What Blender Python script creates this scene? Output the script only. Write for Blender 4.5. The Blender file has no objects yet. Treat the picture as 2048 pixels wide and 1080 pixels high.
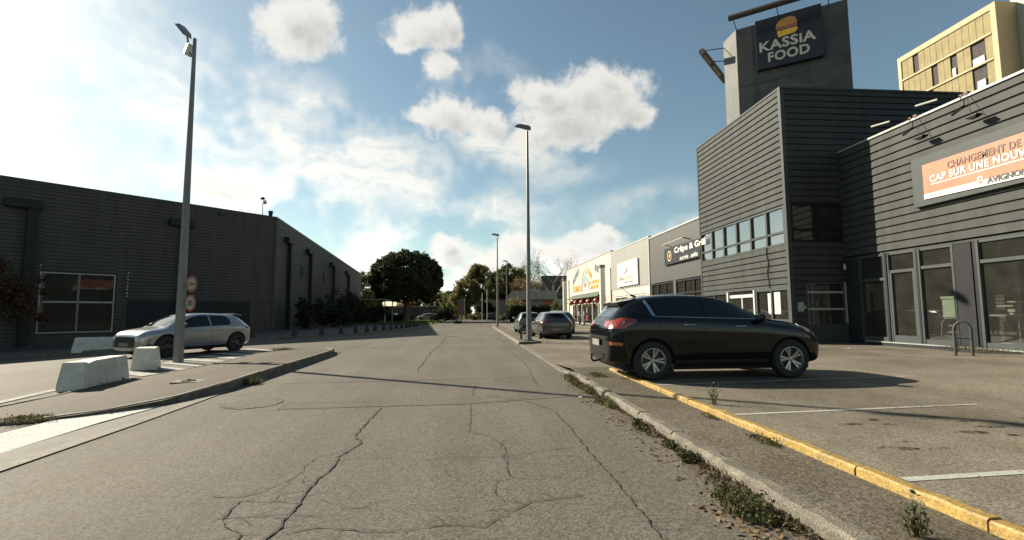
import bpy, math, random
import numpy as np
from mathutils import Vector, Matrix
from mathutils.bvhtree import BVHTree
random.seed(7); rng = np.random.default_rng(7)
R = math.radians
scene = bpy.context.scene
COL = scene.collection

# ------------------------------------------------------------------ camera
cd = bpy.data.cameras.new('camera'); cam = bpy.data.objects.new('camera', cd); COL.objects.link(cam)
cd.sensor_width = 36; cd.lens = 988/2048*36; cd.clip_start = 0.05; cd.clip_end = 6000
PITCH, YAW, ROLL = R(5.0), R(4.57), R(0.35)
fw = Vector((math.sin(YAW)*math.cos(PITCH), math.cos(YAW)*math.cos(PITCH), math.sin(PITCH)))
rt0 = Vector((math.cos(YAW), -math.sin(YAW), 0)); up0 = rt0.cross(fw)
rt = rt0*math.cos(ROLL)-up0*math.sin(ROLL); up = up0*math.cos(ROLL)+rt0*math.sin(ROLL)
cam.matrix_world = Matrix(((rt.x, up.x, -fw.x, 0), (rt.y, up.y, -fw.y, 0), (rt.z, up.z, -fw.z, 1.35), (0, 0, 0, 1)))
scene.camera = cam
# ------------------------------------------------------------------ exposure
scene.view_settings.view_transform = 'Standard'; scene.view_settings.look = 'None'
scene.view_settings.exposure = 1.3; scene.view_settings.gamma = 1; scene.view_settings.use_curve_mapping = False
# ------------------------------------------------------------------ sun
SUN_EL = R(29.0); SUN_D = Vector((-0.82*math.cos(SUN_EL), 0.573*math.cos(SUN_EL), math.sin(SUN_EL))).normalized()
sl = bpy.data.lights.new('sun', 'SUN'); sun = bpy.data.objects.new('sun', sl); COL.objects.link(sun)
sl.energy = 5.0; sl.angle = R(0.5); sl.color = (1.0, 0.90, 0.72)
sun.rotation_euler = SUN_D.to_track_quat('Z', 'Y').to_euler(); sun.location = (-30, 20, 40)
# ------------------------------------------------------------------ sky with clouds
world = bpy.data.worlds.new('World'); scene.world = world; world.use_nodes = True
nt = world.node_tree; nt.nodes.clear()
def NN(t, typ, **kw):
    n = t.nodes.new(typ)
    for k, v in kw.items(): setattr(n, k, v)
    return n
def mth(t, op, a, b=None, c=None, clamp=False):
    n = t.nodes.new('ShaderNodeMath'); n.operation = op; n.use_clamp = clamp
    for i, v in enumerate((a, b, c)):
        if v is None: continue
        if isinstance(v, (int, float)): n.inputs[i].default_value = v
        else: t.links.new(v, n.inputs[i])
    return n.outputs[0]
def vmt(t, op, a, b=None):
    n = t.nodes.new('ShaderNodeVectorMath'); n.operation = op
    for i, v in enumerate((a, b)):
        if v is None: continue
        if isinstance(v, (tuple, list)): n.inputs[i].default_value = v
        elif isinstance(v, (int, float)): n.inputs['Scale'].default_value = v
        else: t.links.new(v, n.inputs[i])
    return n.outputs['Value'] if op in ('LENGTH', 'DOT_PRODUCT') else n.outputs[0]
def sstep(t, v, lo, hi, a=0.0, b=1.0):
    n = t.nodes.new('ShaderNodeMapRange'); n.interpolation_type = 'SMOOTHSTEP'
    t.links.new(v, n.inputs[0]); n.inputs[1].default_value = lo; n.inputs[2].default_value = hi
    n.inputs[3].default_value = a; n.inputs[4].default_value = b
    return n.outputs[0]
def noise(t, vec, scale, detail=6, rough=.55, lac=2.0):
    n = t.nodes.new('ShaderNodeTexNoise'); n.inputs['Scale'].default_value = scale
    n.inputs['Detail'].default_value = detail; n.inputs['Roughness'].default_value = rough; n.inputs['Lacunarity'].default_value = lac
    t.links.new(vec, n.inputs['Vector']); return n
# cumulus puffs: azimuth, elevation, half width, half height (degrees)
PUFFS = [(-19.8,28.7,3.7,2.9),(-18.3,30.1,2.9,1.7),(-20.8,29.4,2.3,1.6),(-5.7,30.6,3.7,2.0),(-3.4,31.5,2.1,1.7),(-7.7,29.1,2.6,0.9),(-3.9,27.3,1.8,1.4),
 (14.0,24.2,5.7,2.5),(8.7,24.4,3.9,1.7),(17.7,22.6,3.0,2.2),(11.0,21.5,6.3,2.5),(8.0,20.0,3.9,1.6),(15.2,25.7,2.0,1.1),(19.9,21.6,1.5,1.3),
 (-3.3,22.2,3.7,1.9),(1.8,21.4,2.9,1.8),(-5.9,22.2,2.0,1.1),(-2.9,7.0,2.5,1.9),(-3.5,8.2,1.4,1.0),(0.3,4.7,2.1,1.1),(4.5,7.8,1.9,1.6),(3.2,5.9,3.1,1.6),
 (13.9,8.4,3.1,1.0),(14.5,9.1,1.3,0.7),(11.9,6.9,4.7,1.1),(-27.1,12.7,4.2,.9),
 # behind and beside the view
 (60,30,7,3),(120,28,8,3),(-150,26,9,3),(-105,22,8,3),(-75,14,8,2),(100,12,8,1.5),(-160,11,8,1.6),(160,12,9,2)]
g = bpy.data.node_groups.new('cumulus_field', 'ShaderNodeTree')
g.interface.new_socket('P', in_out='INPUT', socket_type='NodeSocketVector')
g.interface.new_socket('D', in_out='OUTPUT', socket_type='NodeSocketFloat')
gi = g.nodes.new('NodeGroupInput'); go = g.nodes.new('NodeGroupOutput')
P = gi.outputs[0]
wn = noise(g, P, .20, 6, .65)
wv = vmt(g, 'SCALE', vmt(g, 'SUBTRACT', wn.outputs['Color'], (.5, .5, .5)), 1.0); wv.node.inputs['Scale'].default_value = 3.0
PW = vmt(g, 'ADD', P, wv)
acc = None
for (a, e, ra, re) in PUFFS:
    d = vmt(g, 'LENGTH', vmt(g, 'MULTIPLY', vmt(g, 'SUBTRACT', PW, (a, e, 0)), (1/(ra*1.35), 1/(re*1.35), 0)))
    v = mth(g, 'SUBTRACT', 1.0, d)
    acc = v if acc is None else mth(g, 'SMOOTH_MAX', acc, v, .12)
fn = noise(g, P, .45, 14, .64)
f2 = noise(g, P, .22, 3, .5)
f = mth(g, 'ADD', mth(g, 'MULTIPLY', mth(g, 'SUBTRACT', fn.outputs[0], .5), 1.15), mth(g, 'MULTIPLY', mth(g, 'SUBTRACT', f2.outputs[0], .5), .5))
g.links.new(mth(g, 'ADD', acc, f), go.inputs[0])
tc = NN(nt, 'ShaderNodeTexCoord')
sep = NN(nt, 'ShaderNodeSeparateXYZ'); nt.links.new(tc.outputs['Generated'], sep.inputs[0])
az = mth(nt, 'MULTIPLY', mth(nt, 'ARCTAN2', sep.outputs[0], sep.outputs[1]), 180/math.pi)
el = mth(nt, 'MULTIPLY', mth(nt, 'ARCSINE', sep.outputs[2]), 180/math.pi)
cb = NN(nt, 'ShaderNodeCombineXYZ'); nt.links.new(az, cb.inputs[0]); nt.links.new(el, cb.inputs[1])
PP = cb.outputs[0]
def grp(vec):
    n = nt.nodes.new('ShaderNodeGroup'); n.node_tree = g; nt.links.new(vec, n.inputs[0]); return n.outputs[0]
d1 = grp(PP); d2 = grp(vmt(nt, 'ADD', PP, (-1.3, 1.2, 0)))
cum = sstep(nt, d1, -.02, .50, 0, .97)
thick = sstep(nt, mth(nt, 'ADD', mth(nt, 'MULTIPLY', d1, .45), mth(nt, 'MULTIPLY', d2, .75)), .36, 1.25)
# cirrus sheets: azimuth, elevation, half width, half height, tilt, weight
SHEETS = [(-13.9,16.3,18,7,-22,1),(-21,11.5,17,5,-10,1),(0,11.9,13,2.8,0,.85),(-27,19,11,7,-30,.9),(0,6.5,40,4.6,0,1),(-1,26,9,4,0,.5),(4,18.5,10,3.6,-10,.85),(10,15,7,2,10,.4),
 (-42,28,12,22,0,.55),(-5,3,70,5,0,1),(18,12,9,2,8,.35),(-62,20,20,16,0,.5),(75,5,30,4,0,.5)]
acc = None
cw = noise(nt, PP, .06, 4, .6)
cwv = vmt(nt, 'SCALE', vmt(nt, 'SUBTRACT', cw.outputs['Color'], (.5, .5, .5)), 1.0); cwv.node.inputs['Scale'].default_value = 9.0
PC = vmt(nt, 'ADD', PP, cwv)
for (a, e, ra, re, tilt, w) in SHEETS:
    mp = NN(nt, 'ShaderNodeMapping', vector_type='TEXTURE'); nt.links.new(PC, mp.inputs[0])
    mp.inputs['Location'].default_value = (a, e, 0); mp.inputs['Rotation'].default_value = (0, 0, R(tilt)); mp.inputs['Scale'].default_value = (ra, re, 1)
    d = vmt(nt, 'LENGTH', mp.outputs[0])
    v = mth(nt, 'MULTIPLY', sstep(nt, d, 1.2, .25), w)
    acc = v if acc is None else mth(nt, 'MAXIMUM', acc, v)
st = NN(nt, 'ShaderNodeMapping'); nt.links.new(PC, st.inputs[0]); st.inputs['Rotation'].default_value = (0, 0, R(24)); st.inputs['Scale'].default_value = (.045, .42, 1)
s1 = noise(nt, st.outputs[0], 1.0, 9, .62)
s2 = noise(nt, PP, .12, 6, .55)
strk = sstep(nt, mth(nt, 'ADD', mth(nt, 'MULTIPLY', s1.outputs[0], .8), mth(nt, 'MULTIPLY', s2.outputs[0], .35)), .42, .70)
cir = mth(nt, 'MULTIPLY', mth(nt, 'ADD', mth(nt, 'MULTIPLY', strk, .80), .54), acc, clamp=True)
sky = NN(nt, 'ShaderNodeTexSky', sky_type='NISHITA'); sky.sun_disc = False
sky.sun_elevation = SUN_EL; sky.sun_rotation = R(-55.06); sky.altitude = 0; sky.air_density = 1.0; sky.dust_density = .55; sky.ozone_density = 2.0
bw = NN(nt, 'ShaderNodeRGBToBW'); nt.links.new(sky.outputs[0], bw.inputs[0])
def mixc(t, fac, a, b):
    n = t.nodes.new('ShaderNodeMix'); n.data_type = 'RGBA'
    if isinstance(fac, (int, float)): n.inputs[0].default_value = fac
    else: t.links.new(fac, n.inputs[0])
    for i, v in ((6, a), (7, b)):
        if isinstance(v, (tuple, list)): n.inputs[i].default_value = (*v[:3], 1)
        else: t.links.new(v, n.inputs[i])
    return n.outputs[2]
gain = mth(nt, 'ADD', mth(nt, 'MULTIPLY', bw.outputs[0], .35), 6.2)
ccol = mixc(nt, thick, (1.0, .98, .92), (.66, .66, .635))
ccol = vmt(nt, 'MULTIPLY', ccol, (1, 1, 1)); cs = vmt(nt, 'SCALE', ccol, 1.0); nt.links.new(gain, cs.node.inputs['Scale'])
wisp = vmt(nt, 'SCALE', (0, 0, 0), 1.0); wisp.node.inputs[0].default_value = (.95, .96, .90); nt.links.new(mth(nt, 'ADD', mth(nt, 'MULTIPLY', bw.outputs[0], .80), 4.9), wisp.node.inputs['Scale'])
grey = vmt(nt, 'SCALE', (0, 0, 0), 1.0); grey.node.inputs[0].default_value = (.98, 1.0, .98); nt.links.new(bw.outputs[0], grey.node.inputs['Scale'])
tint = mixc(nt, .10, vmt(nt, 'MULTIPLY', sky.outputs[0], (1.08, 1.14, .95)), grey)
c1 = mixc(nt, cir, tint, wisp); c2 = mixc(nt, cum, c1, cs)
bg = NN(nt, 'ShaderNodeBackground'); nt.links.new(c2, bg.inputs[0]); bg.inputs[1].default_value = 0.05
wo = NN(nt, 'ShaderNodeOutputWorld'); nt.links.new(bg.outputs[0], wo.inputs[0])
world.cycles.sampling_method = 'MANUAL'; world.cycles.sample_map_resolution = 512

# ------------------------------------------------------------------ materials
MATS = {}
def mat(name, col, rough=.6, metal=0.0, var=.15, vs=3.0, bump=0.0, bs=40.0, spec=.5, coat=0.0, speck=None, col2=None, emit=None):
    if name in MATS: return MATS[name]
    m = bpy.data.materials.new(name); m.use_nodes = True; t = m.node_tree; b = t.nodes['Principled BSDF']
    b.inputs['Roughness'].default_value = rough; b.inputs['Metallic'].default_value = metal
    b.inputs['Specular IOR Level'].default_value = spec; b.inputs['Coat Weight'].default_value = coat; b.inputs['Coat Roughness'].default_value = .03
    tc = t.nodes.new('ShaderNodeTexCoord'); c = (*col, 1); V = tc.outputs['Object']
    b.inputs['Base Color'].default_value = c
    if var > 0:
        n = noise(t, V, vs, 5, .6)
        lo = tuple(x*(1-var) for x in col); hi = col2 if col2 else tuple(min(1, x*(1+var)) for x in col)
        out = mixc(t, sstep(t, n.outputs[0], .3, .7), lo, hi)
        if speck:
            n2 = noise(t, V, speck[0], 2, .5); k = sstep(t, n2.outputs[0], .35, .68, 1-speck[1], 1+speck[1])
            s = vmt(t, 'SCALE', out, 1.0); t.links.new(k, s.node.inputs['Scale']); out = s
        t.links.new(out, b.inputs['Base Color'])
    if bump > 0:
        n = noise(t, V, bs, 4, .6); bp = t.nodes.new('ShaderNodeBump'); bp.inputs['Strength'].default_value = bump; bp.inputs['Distance'].default_value = .02
        t.links.new(n.outputs[0], bp.inputs['Height']); t.links.new(bp.outputs[0], b.inputs['Normal'])
    if emit: b.inputs['Emission Color'].default_value = (*emit, 1); b.inputs['Emission Strength'].default_value = 1
    MATS[name] = m; return m
def cladding(name, col, rough=.5, spec=.3):
    m = mat(name, col, rough, var=.05, vs=.6, spec=spec); t = m.node_tree; b = t.nodes['Principled BSDF']
    V = t.nodes.new('ShaderNodeTexCoord').outputs['Object']; mp = NN(t, 'ShaderNodeMapping'); t.links.new(V, mp.inputs[0]); mp.inputs['Scale'].default_value = (2.2, 2.2, .22)
    n = noise(t, mp.outputs[0], 1.0, 6, .65); n2 = noise(t, V, 14, 4, .7)
    k = mth(t, 'ADD', sstep(t, n.outputs[0], .32, .7, .84, 1.12), sstep(t, n2.outputs[0], .3, .7, -.05, .05))
    src = b.inputs['Base Color'].links[0].from_socket; s = vmt(t, 'SCALE', src, 1.0); t.links.new(k, s.node.inputs['Scale']); t.links.new(s, b.inputs['Base Color'])
    return m
def asphalt(name, col, stain=.25, tint2=(.9, .93, 1.0), cracks=0.0, speck=.36, rough=.85):
    m = bpy.data.materials.new(name); m.use_nodes = True; t = m.node_tree; b = t.nodes['Principled BSDF']
    V = t.nodes.new('ShaderNodeTexCoord').outputs['Object']
    big = noise(t, V, .22, 5, .6); mid = noise(t, V, 1.7, 6, .65); fine = noise(t, V, 70, 4, .75); fine2 = noise(t, V, 130, 2, .5)
    mp = NN(t, 'ShaderNodeMapping'); t.links.new(V, mp.inputs[0]); mp.inputs['Scale'].default_value = (1.6, .12, 1)
    lane = noise(t, mp.outputs[0], 1.0, 3, .5)
    k = mth(t, 'ADD', sstep(t, big.outputs[0], .3, .7, 1-stain, 1+stain*.45), sstep(t, mid.outputs[0], .3, .72, -stain*.5, stain*.35))
    k = mth(t, 'ADD', k, sstep(t, lane.outputs[0], .35, .65, -.07, .06))
    wear = noise(t, V, 7, 5, .7); k = mth(t, 'MULTIPLY', k, sstep(t, wear.outputs[0], .3, .7, .95, 1.04))
    vo = NN(t, 'ShaderNodeTexVoronoi', feature='F1'); vo.inputs['Scale'].default_value = 62; t.links.new(V, vo.inputs['Vector'])
    k = mth(t, 'MULTIPLY', k, sstep(t, fine.outputs[0], .33, .67, 1-speck*.6, 1+speck*.6))
    k = mth(t, 'MULTIPLY', k, sstep(t, vo.outputs['Color'], 0, 1, 1-speck, 1+speck))
    if cracks > 0:
        w = noise(t, V, .8, 5, .6); wv = vmt(t, 'SCALE', vmt(t, 'SUBTRACT', w.outputs['Color'], (.5, .5, .5)), 1.0); wv.node.inputs['Scale'].default_value = 1.1
        vc = NN(t, 'ShaderNodeTexVoronoi', feature='DISTANCE_TO_EDGE'); vc.inputs['Scale'].default_value = .42; t.links.new(vmt(t, 'ADD', V, wv), vc.inputs['Vector'])
        gate = noise(t, V, .35, 2, .5)
        cm = mth(t, 'MULTIPLY', sstep(t, vc.outputs['Distance'], .0, .008, 1, 0), sstep(t, gate.outputs[0], .48, .6))
        k = mth(t, 'MULTIPLY', k, mth(t, 'SUBTRACT', 1.0, mth(t, 'MULTIPLY', cm, cracks)))
    bc = mixc(t, sstep(t, mid.outputs[0], .35, .65), col, tuple(c*u for c, u in zip(col, tint2)))
    s = vmt(t, 'SCALE', bc, 1.0); t.links.new(k, s.node.inputs['Scale']); t.links.new(s, b.inputs['Base Color'])
    b.inputs['Roughness'].default_value = rough; b.inputs['Specular IOR Level'].default_value = .18
    bp = t.nodes.new('ShaderNodeBump'); bp.inputs['Strength'].default_value = .35; bp.inputs['Distance'].default_value = .005
    t.links.new(mth(t, 'ADD', fine.outputs[0], mth(t, 'MULTIPLY', vo.outputs['Distance'], .8)), bp.inputs['Height']); t.links.new(bp.outputs[0], b.inputs['Normal'])
    MATS[name] = m; return m
def paint(name, col, wear=.5):
    """worn road paint: patches of it are missing (transparent)"""
    m = bpy.data.materials.new(name); m.use_nodes = True; t = m.node_tree; b = t.nodes['Principled BSDF']; o = t.nodes['Material Output']
    V = t.nodes.new('ShaderNodeTexCoord').outputs['Object']
    n = noise(t, V, 2.2, 6, .7); n2 = noise(t, V, 26, 4, .7)
    f = sstep(t, mth(t, 'ADD', mth(t, 'MULTIPLY', n.outputs[0], .5), mth(t, 'MULTIPLY', n2.outputs[0], .5)), wear-.06, wear+.05)
    n3 = noise(t, V, 60, 3, .5)
    s = vmt(t, 'SCALE', (0, 0, 0), 1.0); s.node.inputs[0].default_value = col; t.links.new(sstep(t, n3.outputs[0], .3, .7, .72, 1.05), s.node.inputs['Scale'])
    t.links.new(s, b.inputs['Base Color']); b.inputs['Roughness'].default_value = .9; b.inputs['Specular IOR Level'].default_value = .1
    tr = t.nodes.new('ShaderNodeBsdfTransparent'); mx = t.nodes.new('ShaderNodeMixShader')
    t.links.new(f, mx.inputs[0]); t.links.new(tr.outputs[0], mx.inputs[1]); t.links.new(b.outputs[0], mx.inputs[2]); t.links.new(mx.outputs[0], o.inputs[0])
    MATS[name] = m; return m
def glass(name, tint=(.75, .8, .78), rough=.01, refl=1.0, base=.08, dust=.03):
    m = bpy.data.materials.new(name); m.use_nodes = True; t = m.node_tree; o = t.nodes['Material Output']; t.nodes.remove(t.nodes['Principled BSDF'])
    tr = t.nodes.new('ShaderNodeBsdfTransparent'); tr.inputs[0].default_value = (*tint, 1)
    gl = t.nodes.new('ShaderNodeBsdfGlossy'); gl.inputs['Roughness'].default_value = rough; gl.inputs[0].default_value = (refl, refl, refl, 1)
    lw = t.nodes.new('ShaderNodeLayerWeight'); lw.inputs['Blend'].default_value = .5; fz = mth(t, 'MULTIPLY', mth(t, 'POWER', lw.outputs['Facing'], 5.0), .9)
    V = t.nodes.new('ShaderNodeTexCoord').outputs['Object']; nz = noise(t, V, .9, 3, .5)
    bp = t.nodes.new('ShaderNodeBump'); bp.inputs['Strength'].default_value = .06; bp.inputs['Distance'].default_value = .05; t.links.new(nz.outputs[0], bp.inputs['Height']); t.links.new(bp.outputs[0], gl.inputs['Normal'])
    mx = t.nodes.new('ShaderNodeMixShader'); t.links.new(mth(t, 'ADD', fz, base+.035, clamp=True), mx.inputs[0])
    t.links.new(tr.outputs[0], mx.inputs[1]); t.links.new(gl.outputs[0], mx.inputs[2])
    df = t.nodes.new('ShaderNodeBsdfDiffuse'); df.inputs[0].default_value = (.34, .32, .28, 1); m2 = t.nodes.new('ShaderNodeMixShader')   # film of dust
    t.links.new(sstep(t, noise(t, V, 1.6, 5, .65).outputs[0], .3, .7, dust*.75, dust*1.25), m2.inputs[0]); t.links.new(mx.outputs[0], m2.inputs[1]); t.links.new(df.outputs[0], m2.inputs[2]); t.links.new(m2.outputs[0], o.inputs[0])
    MATS[name] = m; return m

# ------------------------------------------------------------------ mesh helpers
class B:
    """collects faces for ONE mesh"""
    def __init__(s): s.v = []; s.f = []; s.m = []
    def add(s, vs, fs, mi=0):
        o = len(s.v); s.v += [tuple(v) for v in vs]; s.f += [tuple(i+o for i in f) for f in fs]; s.m += [mi]*len(fs); return s
    def hexa(s, c, mi=0):   # 8 corners: bottom ring 0-3, top ring 4-7
        return s.add(c, [(0,3,2,1),(4,5,6,7),(0,1,5,4),(1,2,6,5),(2,3,7,6),(3,0,4,7)], mi)
    def box(s, x0, x1, y0, y1, z0, z1, mi=0):
        return s.hexa([(x0,y0,z0),(x1,y0,z0),(x1,y1,z0),(x0,y1,z0),(x0,y0,z1),(x1,y0,z1),(x1,y1,z1),(x0,y1,z1)], mi)
    def tube(s, p, q, r0, r1=None, n=10, mi=0, cap=True):
        p = Vector(p); q = Vector(q); r1 = r0 if r1 is None else r1
        d = (q-p).normalized(); a = d.orthogonal().normalized(); b = d.cross(a)
        vs = []
        for c, r in ((p, r0), (q, r1)):
            for i in range(n):
                t = 2*math.pi*i/n; vs.append(c+a*math.cos(t)*r+b*math.sin(t)*r)
        fs = [(i, (i+1) % n, n+(i+1) % n, n+i) for i in range(n)]
        if cap: fs += [tuple(range(n))[::-1], tuple(range(n, 2*n))]
        return s.add(vs, fs, mi)
    def path(s, pts, r, n=8, mi=0):
        pts = [Vector(p) for p in pts]; rr = r if isinstance(r, (list, tuple)) else [r]*len(pts); vs = []; a = None
        for i, p in enumerate(pts):
            d = (pts[min(i+1, len(pts)-1)]-pts[max(i-1, 0)]).normalized()
            a = (a-d*a.dot(d)).normalized() if a is not None else d.orthogonal().normalized(); b = d.cross(a)
            for k in range(n):
                t = 2*math.pi*k/n; vs.append(p+(a*math.cos(t)+b*math.sin(t))*rr[i])
        fs = [(j*n+i, j*n+(i+1) % n, (j+1)*n+(i+1) % n, (j+1)*n+i) for j in range(len(pts)-1) for i in range(n)]
        fs += [tuple(range(n))[::-1], tuple(range((len(pts)-1)*n, len(pts)*n))]
        return s.add(vs, fs, mi)
    def prism(s, poly, z0, z1, mi=0):
        n = len(poly); z0f = z0 if callable(z0) else (lambda x, y: z0); z1f = z1 if callable(z1) else (lambda x, y: z1)
        vs = [(x, y, z0f(x, y)) for x, y in poly]+[(x, y, z1f(x, y)) for x, y in poly]
        return s.add(vs, [tuple(range(n))[::-1], tuple(range(n, 2*n))]+[(i, (i+1) % n, n+(i+1) % n, n+i) for i in range(n)], mi)
    def lathe(s, prof, axis='Z', n=24, mi=0, c=(0, 0, 0)):
        vs = []
        for (r, h) in prof:
            for i in range(n):
                t = 2*math.pi*i/n; x, y = r*math.cos(t), r*math.sin(t)
                p = {'Z': (x, y, h), 'Y': (x, h, y), 'X': (h, x, y)}[axis]; vs.append((p[0]+c[0], p[1]+c[1], p[2]+c[2]))
        m = len(prof)
        return s.add(vs, [(j*n+i, j*n+(i+1) % n, (j+1)*n+(i+1) % n, (j+1)*n+i) for j in range(m-1) for i in range(n)], mi)
def mesh_of(name, b, mats, smooth=False, off=(0, 0, 0)):
    me = bpy.data.meshes.new(name)
    if off != (0, 0, 0): me.from_pydata([(v[0]-off[0], v[1]-off[1], v[2]-off[2]) for v in b.v], [], b.f)
    else: me.from_pydata(b.v, [], b.f)
    ms = mats if isinstance(mats, (list, tuple)) else [mats]
    for m in ms: me.materials.append(m)
    if len(ms) > 1: me.polygons.foreach_set('material_index', b.m)
    me.update()
    if smooth:
        me.polygons.foreach_set('use_smooth', [True]*len(me.polygons)); me.set_sharp_from_angle(angle=R(35))
    return me
def bevel_fix(o, w=.01, seg=2):
    md = o.modifiers.new('bevel', 'BEVEL'); md.width = w; md.segments = seg; md.limit_method = 'ANGLE'; md.angle_limit = R(40); return o
def obj(name, b, mats, parent=None, smooth=False, bevel=0, label=None):
    """one mesh object; a child's vertices are given in the world when its parent was made with world=True"""
    off = (0, 0, 0)
    if parent is not None and parent.get('_w'): off = tuple(parent['_w'])
    me = b if isinstance(b, bpy.types.Mesh) else mesh_of(name, b, mats, smooth, off)
    o = bpy.data.objects.new(name, me); COL.objects.link(o)
    if parent is not None:
        o.parent = parent
        if parent.get('_w'): o['_w'] = list(off)
    if bevel: bevel_fix(o, bevel)
    if label: o['label'] = label
    return o
def thing(name, label, cat, loc=(0, 0, 0), rz=0.0, group=None, world=False):
    o = bpy.data.objects.new(name, None); COL.objects.link(o); o.location = loc; o.rotation_euler = (0, 0, rz); o.empty_display_size = .2
    o['label'] = label; o['category'] = cat
    if group: o['group'] = group
    if world: o['_w'] = list(loc)
    return o
def tag(o, label, cat, group=None, kind=None):
    o['label'] = label; o['category'] = cat
    if group: o['group'] = group
    if kind: o['kind'] = kind
    return o
def struct(name, b, m, smooth=False, label=None):
    o = obj(name, b, m, smooth=smooth); o['kind'] = 'structure'
    if label: o['label'] = label
    return o
def copy_tree(o, parent=None):
    c = o.copy(); COL.objects.link(c)
    if parent is not None: c.parent = parent
    for ch in list(o.children): copy_tree(ch, c)
    return c
class Fr:
    """a wall frame: s along the wall, d outward, z up"""
    def __init__(s, o, u, n): s.o = Vector((o[0], o[1], 0)); s.u = Vector((u[0], u[1], 0)).normalized(); s.n = Vector((n[0], n[1], 0)).normalized()
    def P(s, a, d, z): return tuple(s.o+s.u*a+s.n*d+Vector((0, 0, z)))
    def box(s, b, a0, a1, d0, d1, z0, z1, mi=0):
        return b.hexa([s.P(a0,d0,z0), s.P(a1,d0,z0), s.P(a1,d1,z0), s.P(a0,d1,z0), s.P(a0,d0,z1), s.P(a1,d0,z1), s.P(a1,d1,z1), s.P(a0,d1,z1)], mi)
    def quad(s, b, a0, a1, d, z0, z1, mi=0): return b.add([s.P(a0,d,z0), s.P(a1,d,z0), s.P(a1,d,z1), s.P(a0,d,z1)], [(0,1,2,3)], mi)
    def clad(s, b, a0, a1, z0, z1, pitch, depth, groove=.2, mi=0, vert=False, d0=0.0, wav=False):
        """ribbed sheet: wide faces with narrow grooves between"""
        lo, hi = (a0, a1) if vert else (z0, z1); n = max(1, round((hi-lo)/pitch)); p = (hi-lo)/n; prof = []
        for i in range(n):
            t = lo+i*p
            if wav: prof += [(t, 0), (t+p*.25, depth*.5), (t+p*.5, depth), (t+p*.75, depth*.5)]
            else: prof += [(t, 0), (t+p*groove*.5, 0), (t+p*groove*.75, depth), (t+p*.96, depth*.8)]
        prof.append((hi, 0)); vs = []
        for (t, d) in prof:
            if vert: vs += [s.P(t, d0+d, z0), s.P(t, d0+d, z1)]
            else: vs += [s.P(a0, d0+d, t), s.P(a1, d0+d, t)]
        b.add(vs, [(2*i, 2*i+1, 2*i+3, 2*i+2) for i in range(len(prof)-1)], mi)
        # closed ends so the ribs have a section
        return b
    def mat4(s, a, d, z): # text frame: text x along u, y up
        o = Vector(s.P(a, d, z)); return Matrix(((s.u.x, 0, s.n.x, o.x), (s.u.y, 0, s.n.y, o.y), (0, 1, 0, o.z), (0, 0, 0, 1)))
def text_mesh(body, size, m4, material, off=(0, 0, 0), ext=.01, bold=0.0, width=None, align='LEFT', shear=0.0, spacing=1.0, height=None):
    c = bpy.data.curves.new('lettering', 'FONT'); c.body = body; c.size = size; c.extrude = ext; c.offset = bold; c.align_x = align; c.shear = shear; c.space_character = spacing; c.resolution_u = 3
    o = bpy.data.objects.new('tmp', c); COL.objects.link(o); dg = bpy.context.evaluated_depsgraph_get(); me = bpy.data.meshes.new_from_object(o.evaluated_get(dg))
    COL.objects.unlink(o); bpy.data.objects.remove(o)
    xs = [v.co.x for v in me.vertices]; ys = [v.co.y for v in me.vertices]
    sx = width/(max(xs)-min(xs)) if width else 1; sy = height/(max(ys)-min(ys)) if height else sx if width else 1
    x0 = min(xs) if align == 'LEFT' else (max(xs)+min(xs))/2
    for v in me.vertices: v.co.x = (v.co.x-x0)*sx; v.co.y = (v.co.y-min(ys))*sy
    me.transform(m4); me.transform(Matrix.Translation(-Vector(off))); me.materials.clear(); me.materials.append(material); return me
def lettering(name, body, size, m4, material, parent, **kw):
    off = tuple(parent['_w']) if parent is not None and parent.get('_w') else (0, 0, 0)
    return obj(name, text_mesh(body, size, m4, material, off, **kw), None, parent)
# ------------------------------------------------------------------ surfaces
m_road = asphalt('road_asphalt', (.110, .097, .076), stain=.16, cracks=.25)
m_ground = asphalt('yard_asphalt', (.102, .089, .067), stain=.22, cracks=.35)
m_lot = asphalt('lot_asphalt', (.158, .136, .101), stain=.3, cracks=.2)
m_strip = asphalt('strip_asphalt', (.110, .094, .068), stain=.3, speck=.5)
m_island = asphalt('island_asphalt', (.070, .056, .038), stain=.28, speck=.42)
m_patch = asphalt('patch_asphalt', (.103, .090, .069), stain=.15)
m_crack = mat('crack', (.018, .016, .013), .9, var=0)
m_conc = mat('kerb_concrete', (.122, .109, .085), .85, var=.3, vs=5, bump=.5, bs=60, speck=(90, .35))
m_gut = mat('gutter_concrete', (.09, .083, .07), .85, var=.25, vs=4, bump=.3, bs=60, speck=(80, .25))
m_kerbl = mat('pale_kerb', (.125, .112, .088), .85, var=.3, vs=6, bump=.4, bs=60, speck=(90, .25))
m_yel = mat('yellow_paint', (.27, .178, .048), .55, var=.2, vs=6, bump=.5, bs=26, speck=(45, .2))
t_ = m_yel.node_tree; b_ = t_.nodes['Principled BSDF']; V_ = t_.nodes.new('ShaderNodeTexCoord').outputs['Object']
nn_ = mth(t_, 'ADD', mth(t_, 'MULTIPLY', noise(t_, V_, 2.4, 5, .7).outputs[0], .55), mth(t_, 'MULTIPLY', noise(t_, V_, 22, 5, .75).outputs[0], .45))
t_.links.new(mixc(t_, sstep(t_, nn_, .545, .60), b_.inputs['Base Color'].links[0].from_socket, (.13, .11, .08)), b_.inputs['Base Color'])
m_wp = paint('white_line', (.36, .36, .325), .44)
m_wpw = paint('worn_white_line', (.19, .185, .155), .52)
m_wband = paint('white_band', (.47, .49, .46), .40)
m_red = paint('old_red_line', (.13, .07, .052), .5)
m_pave = asphalt('pavement_surface', (.085, .08, .066), stain=.2)
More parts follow.
